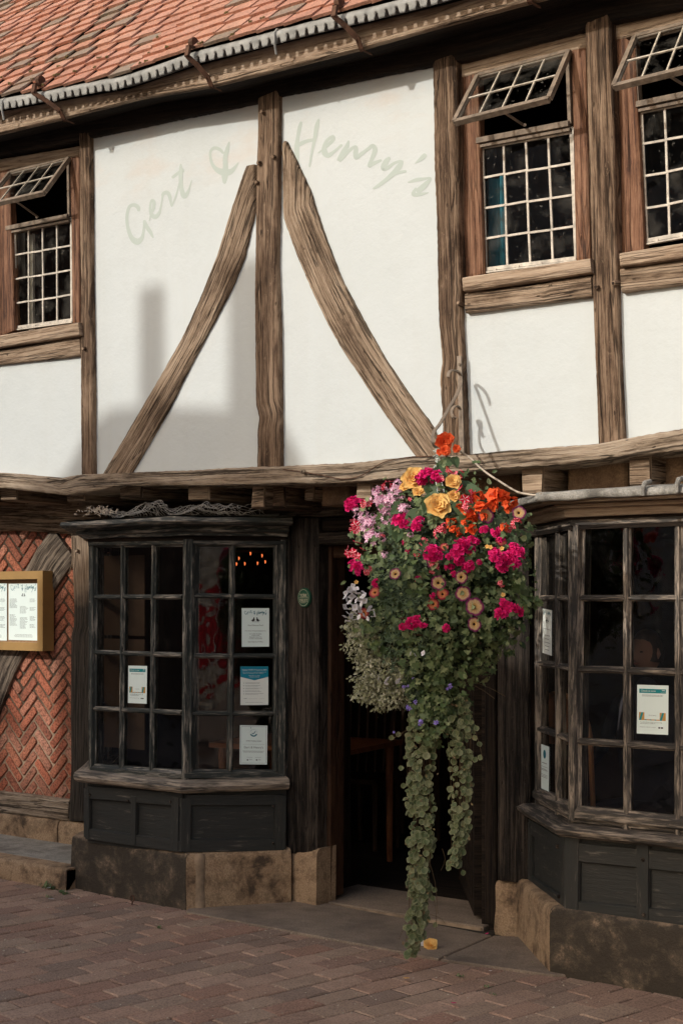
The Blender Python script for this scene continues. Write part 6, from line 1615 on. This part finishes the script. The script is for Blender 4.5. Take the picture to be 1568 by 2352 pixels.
for kind, L in {
    'begonia': [(545, 55, 85), (735, 265, 105), (850, 75, 62), (582, 155, 52), (478, 115, 45), (860, 190, 42)],
    'petunia': [(1110, 340, 58), (738, 870, 60), (918, 825, 52), (932, 955, 64), (1022, 1058, 62), (1020, 1195, 64), (700, 712, 55), (1370, 320, 45), (400, 800, 48)],
    'petunia_red': [(772, 958, 38), (698, 1038, 42), (240, 945, 38), (1230, 540, 34), (155, 1110, 36), (785, 590, 30)],
    'geranium': [(40, 285, 44), (110, 240, 44), (600, 60, 50), (730, 40, 44), (680, 610, 50), (740, 640, 46), (870, 630, 46), (950, 590, 46), (1180, 650, 50), (1250, 730, 50), (1330, 610, 46), (1390, 640, 36), (900, 690, 44), (980, 740, 44), (420, 360, 44), (480, 405, 44), (590, 385, 40), (70, 720, 40), (120, 780, 36), (500, 1200, 36), (575, 1160, 34), (1250, 1050, 46), (1330, 1060, 40), (70, 255, 62), (445, 385, 62), (570, 415, 62), (690, 630, 62), (910, 605, 70), (940, 715, 62), (1210, 680, 66), (1300, 700, 62), (1360, 630, 52), (95, 755, 52), (250, 875, 42), (540, 1185, 50), (460, 1215, 36), (620, 1205, 26), (1290, 1075, 62), (1365, 1090, 40), (1230, 1115, 46), (650, 30, 62), (830, 660, 36), (800, 1225, 36), (1190, 470, 45), (1010, 545, 45)],
    'redwhite': [(175, 235, 52), (345, 115, 50), (75, 430, 62), (75, 610, 68), (120, 645, 52), (955, 180, 68), (755, 480, 46), (1355, 405, 46), (1280, 440, 42), (1235, 875, 30), (700, 750, 46), (900, 25, 50), (810, 25, 44), (180, 770, 34), (965, 280, 42)],
    'verbena': [(260, 150, 50), (340, 215, 50), (270, 220, 46), (150, 350, 50), (215, 360, 48), (160, 440, 44), (250, 480, 46), (410, 140, 44), (330, 310, 44), (395, 230, 40), (300, 170, 62), (385, 190, 52), (300, 270, 52), (350, 265, 42), (245, 210, 48), (190, 400, 58), (330, 365, 48), (215, 520, 68), (470, 290, 46), (310, 650, 32), (425, 90, 42), (110, 360, 42), (520, 495, 28), (90, 300, 30)],
    'coral': [(1190, 195, 60), (1240, 185, 42), (1310, 235, 48), (1165, 255, 50), (1075, 290, 50), (990, 345, 50), (840, 400, 42), (990, 450, 52), (1050, 190, 42), (955, 290, 42), (1255, 430, 34), (940, 395, 20), (890, 470, 34), (860, 450, 28), (1095, 350, 34)],
    'white': [(40, 920, 34), (90, 920, 34), (60, 970, 36), (150, 980, 38), (30, 1000, 34), (100, 1010, 36), (60, 1050, 36), (140, 1035, 34), (20, 1080, 34), (90, 1095, 34), (50, 1130, 32), (120, 1140, 32), (190, 1150, 30), (215, 1090, 36), (245, 1110, 34), (190, 1070, 30), (30, 1175, 28), (10, 950, 28), (70, 890, 24), (110, 960, 32), (10, 1130, 26), (80, 1165, 26), (75, 945, 34), (125, 995, 34), (45, 1025, 34), (85, 1060, 34), (160, 1010, 30), (0, 1060, 28), (115, 1080, 32), (160, 1120, 28), (35, 1105, 30), (230, 1140, 26), (10, 985, 28), (150, 950, 28)],
}.items():
    for x, y, r in L: u, v = zz(x, y); flower(kind, u, v, r*kz*(1.25 if kind in ('verbena','redwhite','geranium','coral') else 1.15 if kind not in ('petunia', 'white') else (1.0 if kind == 'white' else 1.0)), proud=.06 if kind != 'white' else .09)
for k, n_ in (('redwhite', 16), ('geranium', 14), ('coral', 14), ('verbena', 14)):
    cx_, cy_, sx_, sy_ = {'redwhite': (860, 1180-1160, 0, 0), 'geranium': (0, 0, 0, 0), 'coral': (0, 0, 0, 0), 'verbena': (0, 0, 0, 0)}[k]
    for i in range(n_):
        u, v = {'redwhite': (random.gauss(1010, 120), random.gauss(1180, 60)), 'geranium': (random.gauss(1060, 90), random.gauss(1235, 60)), 'coral': (random.gauss(1120, 38), random.gauss(1165, 28)), 'verbena': (random.gauss(890, 38), random.gauss(1195, 45))}[k]
        if ((u-1010)/205)**2+((v-1290)/215)**2 < .97 and min(math.hypot(u-1006, v-1162), math.hypot(u-950, v-1100), math.hypot(u-1038, v-1106)) > 44: flower(k, u, v, random.uniform(7, 13), proud=.05)
for (x, y, r) in ((645, 290, 24), (700, 300, 28), (778, 290, 38), (345, 530, 34), (410, 540, 46), (520, 555, 38), (340, 575, 26), (415, 580, 30)): flower('white', 790+x*.2343, 1433+y*.2343, r*.2343)
for (x, y, r) in ((675, 535, 18), (585, 615, 32), (625, 610, 22), (1035, 612, 32), (1010, 640, 18), (700, 770, 34), (630, 820, 36), (755, 960, 36), (740, 990, 20), (898, 970, 34), (490, 1065, 20)): flower('violet', 790+x*.2343, 1433+y*.2343, r*.2343*1.05, y=YBK-.13)
mb = MB()     # young leaves pushing out between and over the blooms
for k in range(520):
    u, v = random.gauss(1015, 95), random.gauss(1290, 120); d_ = 1-((u-1015)/225)**2-((v-1310)/270)**2
    if d_ < .02: continue
    yy = YBK-.27*math.sqrt(d_)-random.uniform(.01, .07); leaf_poly(mb, P(u, v, yy), VIEW+Vector((0, 0, .5))+rdir()*.7, rdir()+Vector((0, 0, -.2)), random.uniform(.012, .032), random.choice(['ivy', 'small', 'small', 'big']))
mb.build('young_leaves', M['leaf'], fo)
# coral begonia rising at the hook
for (x, y, r) in ((250, 1170, 88), (320, 1130, 56), (270, 1290, 66), (420, 1265, 46), (205, 1310, 36), (300, 1300, 42)): flower('begonia_coral', 973.7+.1757*x, 808.4+.1757*y, r*.1757*1.35, y=5.02, tilt=VIEW+Vector((.3, 0, .2))+rdir()*.3)
mb = MB(); mb.tube(smooth([zpt(290, 1340, 5.04), zpt(300, 1480, 5.03), zpt(310, 1680, 5.0)], 4), .006, 6); mb.build('begonia_stem', plain('red_stem', (.30, .06, .03), .6, .2), bas)
mb = MB()
for (x, y) in ((380, 1380), (230, 1410), (360, 1420), (210, 1440)): leaf_poly(mb, zpt(x, y, 5.04), VIEW+rdir()*.5, rdir()+Vector((0, 0, -1)), .045, 'big')
mb.build('top_leaves', M['leaf_big'], bas)
mb = MB()
for (x, y) in ((985, 640), (1225, 640), (1120, 585), (1145, 590), (1245, 965), (95, 865), (1235, 600), (1000, 735)):
    u, v = zz(x, y); simple(mb, P(u, v, YBK-.29), VIEW, .010, 5, .2, 1.0)
mb.build('yellow_blossoms', M['f_begonia'], bas)

# ================================================================ SMALL THINGS ON THE GROUND
def ground_flower(kind, u, v, r, label, n=Vector((.3, -.6, .7))):
    p = G(u, v, .0); me = PR[kind][0]; o = bpy.data.objects.new('fallen_'+me.name.split('.')[0], me); COL.objects.link(o); o.location = p+Vector((0, 0, r*.55)); o.rotation_mode = 'QUATERNION'; o.rotation_quaternion = n.to_track_quat('Z', 'Y'); o.scale = (r, r, r)
    tag(o, label, 'flower'); return o
ground_flower('begonia', 988, 2182, .036, 'fallen yellow begonia lying under the trailing leaves')
ground_flower('white', 972, 2176, .022, 'small cream bloom lying against the fallen begonia')
def fpetal(u, v, mat, s, label):
    mb = MB(); p = G(u, v, .006); petal(mb, p, Vector((0, 0, 1)), Vector((math.cos(u), math.sin(u), 0)), s, s*.7, s*.15, rnd=.1); o = mb.build('petal', mat, None, at=p); tag(o, label, 'petal')
fpetal(935, 2246, M['f_begonia'], .045, 'single yellow petal on the pavers below the trailing leaves')
fpetal(1042, 2303, M['f_magenta'], .035, 'pink petal on the pavers nearest the picture bottom')
fpetal(1113, 2146, M['f_magenta'], .02, 'tiny pink petal at the foot of the right door jamb')
fpetal(1124, 2230, M['f_white'], .022, 'white petal at the edge of the flagstones')
fpetal(124, 2065, M['f_white'], .035, 'round white petal on the pavers by the kerb')
fpetal(107, 2040, M['f_white'], .028, 'thin white petal against the kerb')
fpetal(490, 2413, M['f_white'], .03, 'pale petal on the open pavers')
mb = MB(); p = G(303, 2080, .0); mb.tube([p+Vector((0, 0, .001)), p+Vector((.004, 0, .02))]+[p+Vector((.004+.014*math.sin(a)*.9, 0, .036-.016*math.cos(a))) for a in [k*math.pi/6 for k in range(12)]], .0035, 6)
tag(mb.build('iron_ring', M['iron'], None, at=p), 'rusty iron loop standing in the paving by the left bay', 'ring')
def weed(u, v, s, n_, label):
    mb = MB(); p = G(u, v, 0)
    for k in range(n_):
        q = p+Vector((random.gauss(0, s*.4), random.gauss(0, s*.16), 0)); d = rdir(); d.z = abs(d.z)+.3
        leaf_poly(mb, q, Vector((d.x, d.y-.6, .7)), d, s*random.uniform(.25, .55), random.choice(['small', 'fern', 'fern']))
    tag(mb.build('weed', M['leaf'], None, at=p), label, 'weed', 'weeds growing between the pavers')
weed(110, 2040, .08, 60, 'low green weed along the foot of the kerb'); weed(142, 2052, .05, 36, 'green weed where the kerb meets the left bay'); weed(112, 2063, .04, 16, 'small upright weed beside the round white petal')
weed(365, 2134, .035, 26, 'mossy tuft in a paver joint in front of the left bay'); weed(1055, 2244, .03, 24, 'weed beneath the end of the flagstones, left of two'); weed(1128, 2285, .03, 20, 'small tuft right of the pink petal')
weed(1118, 2268, .03, 22, 'tuft just below the flagstone corner'); weed(1215, 2213, .03, 16, 'weed at the foot of the right bay stone')
weed(600, 2188, .02, 14, 'tiny tuft in a joint below the flagstone edge')
# grit and small leaf fragments caught in the joints
mb = MB()
for k in range(900):
    x, y = random.uniform(-6.2, -1.6), random.uniform(3.3, 5.35); p = Vector((x, y, .003)); s = random.uniform(.0012, .0045)*(1.6 if random.random() < .05 else 1)
    mb.tube([p, p+Vector((0, 0, s*.6))], [s, s*.5], 5)
tag(mb.build('grit', plain('pale_grit', (.42, .36, .28), .9, .4, 60), None), kind='stuff');
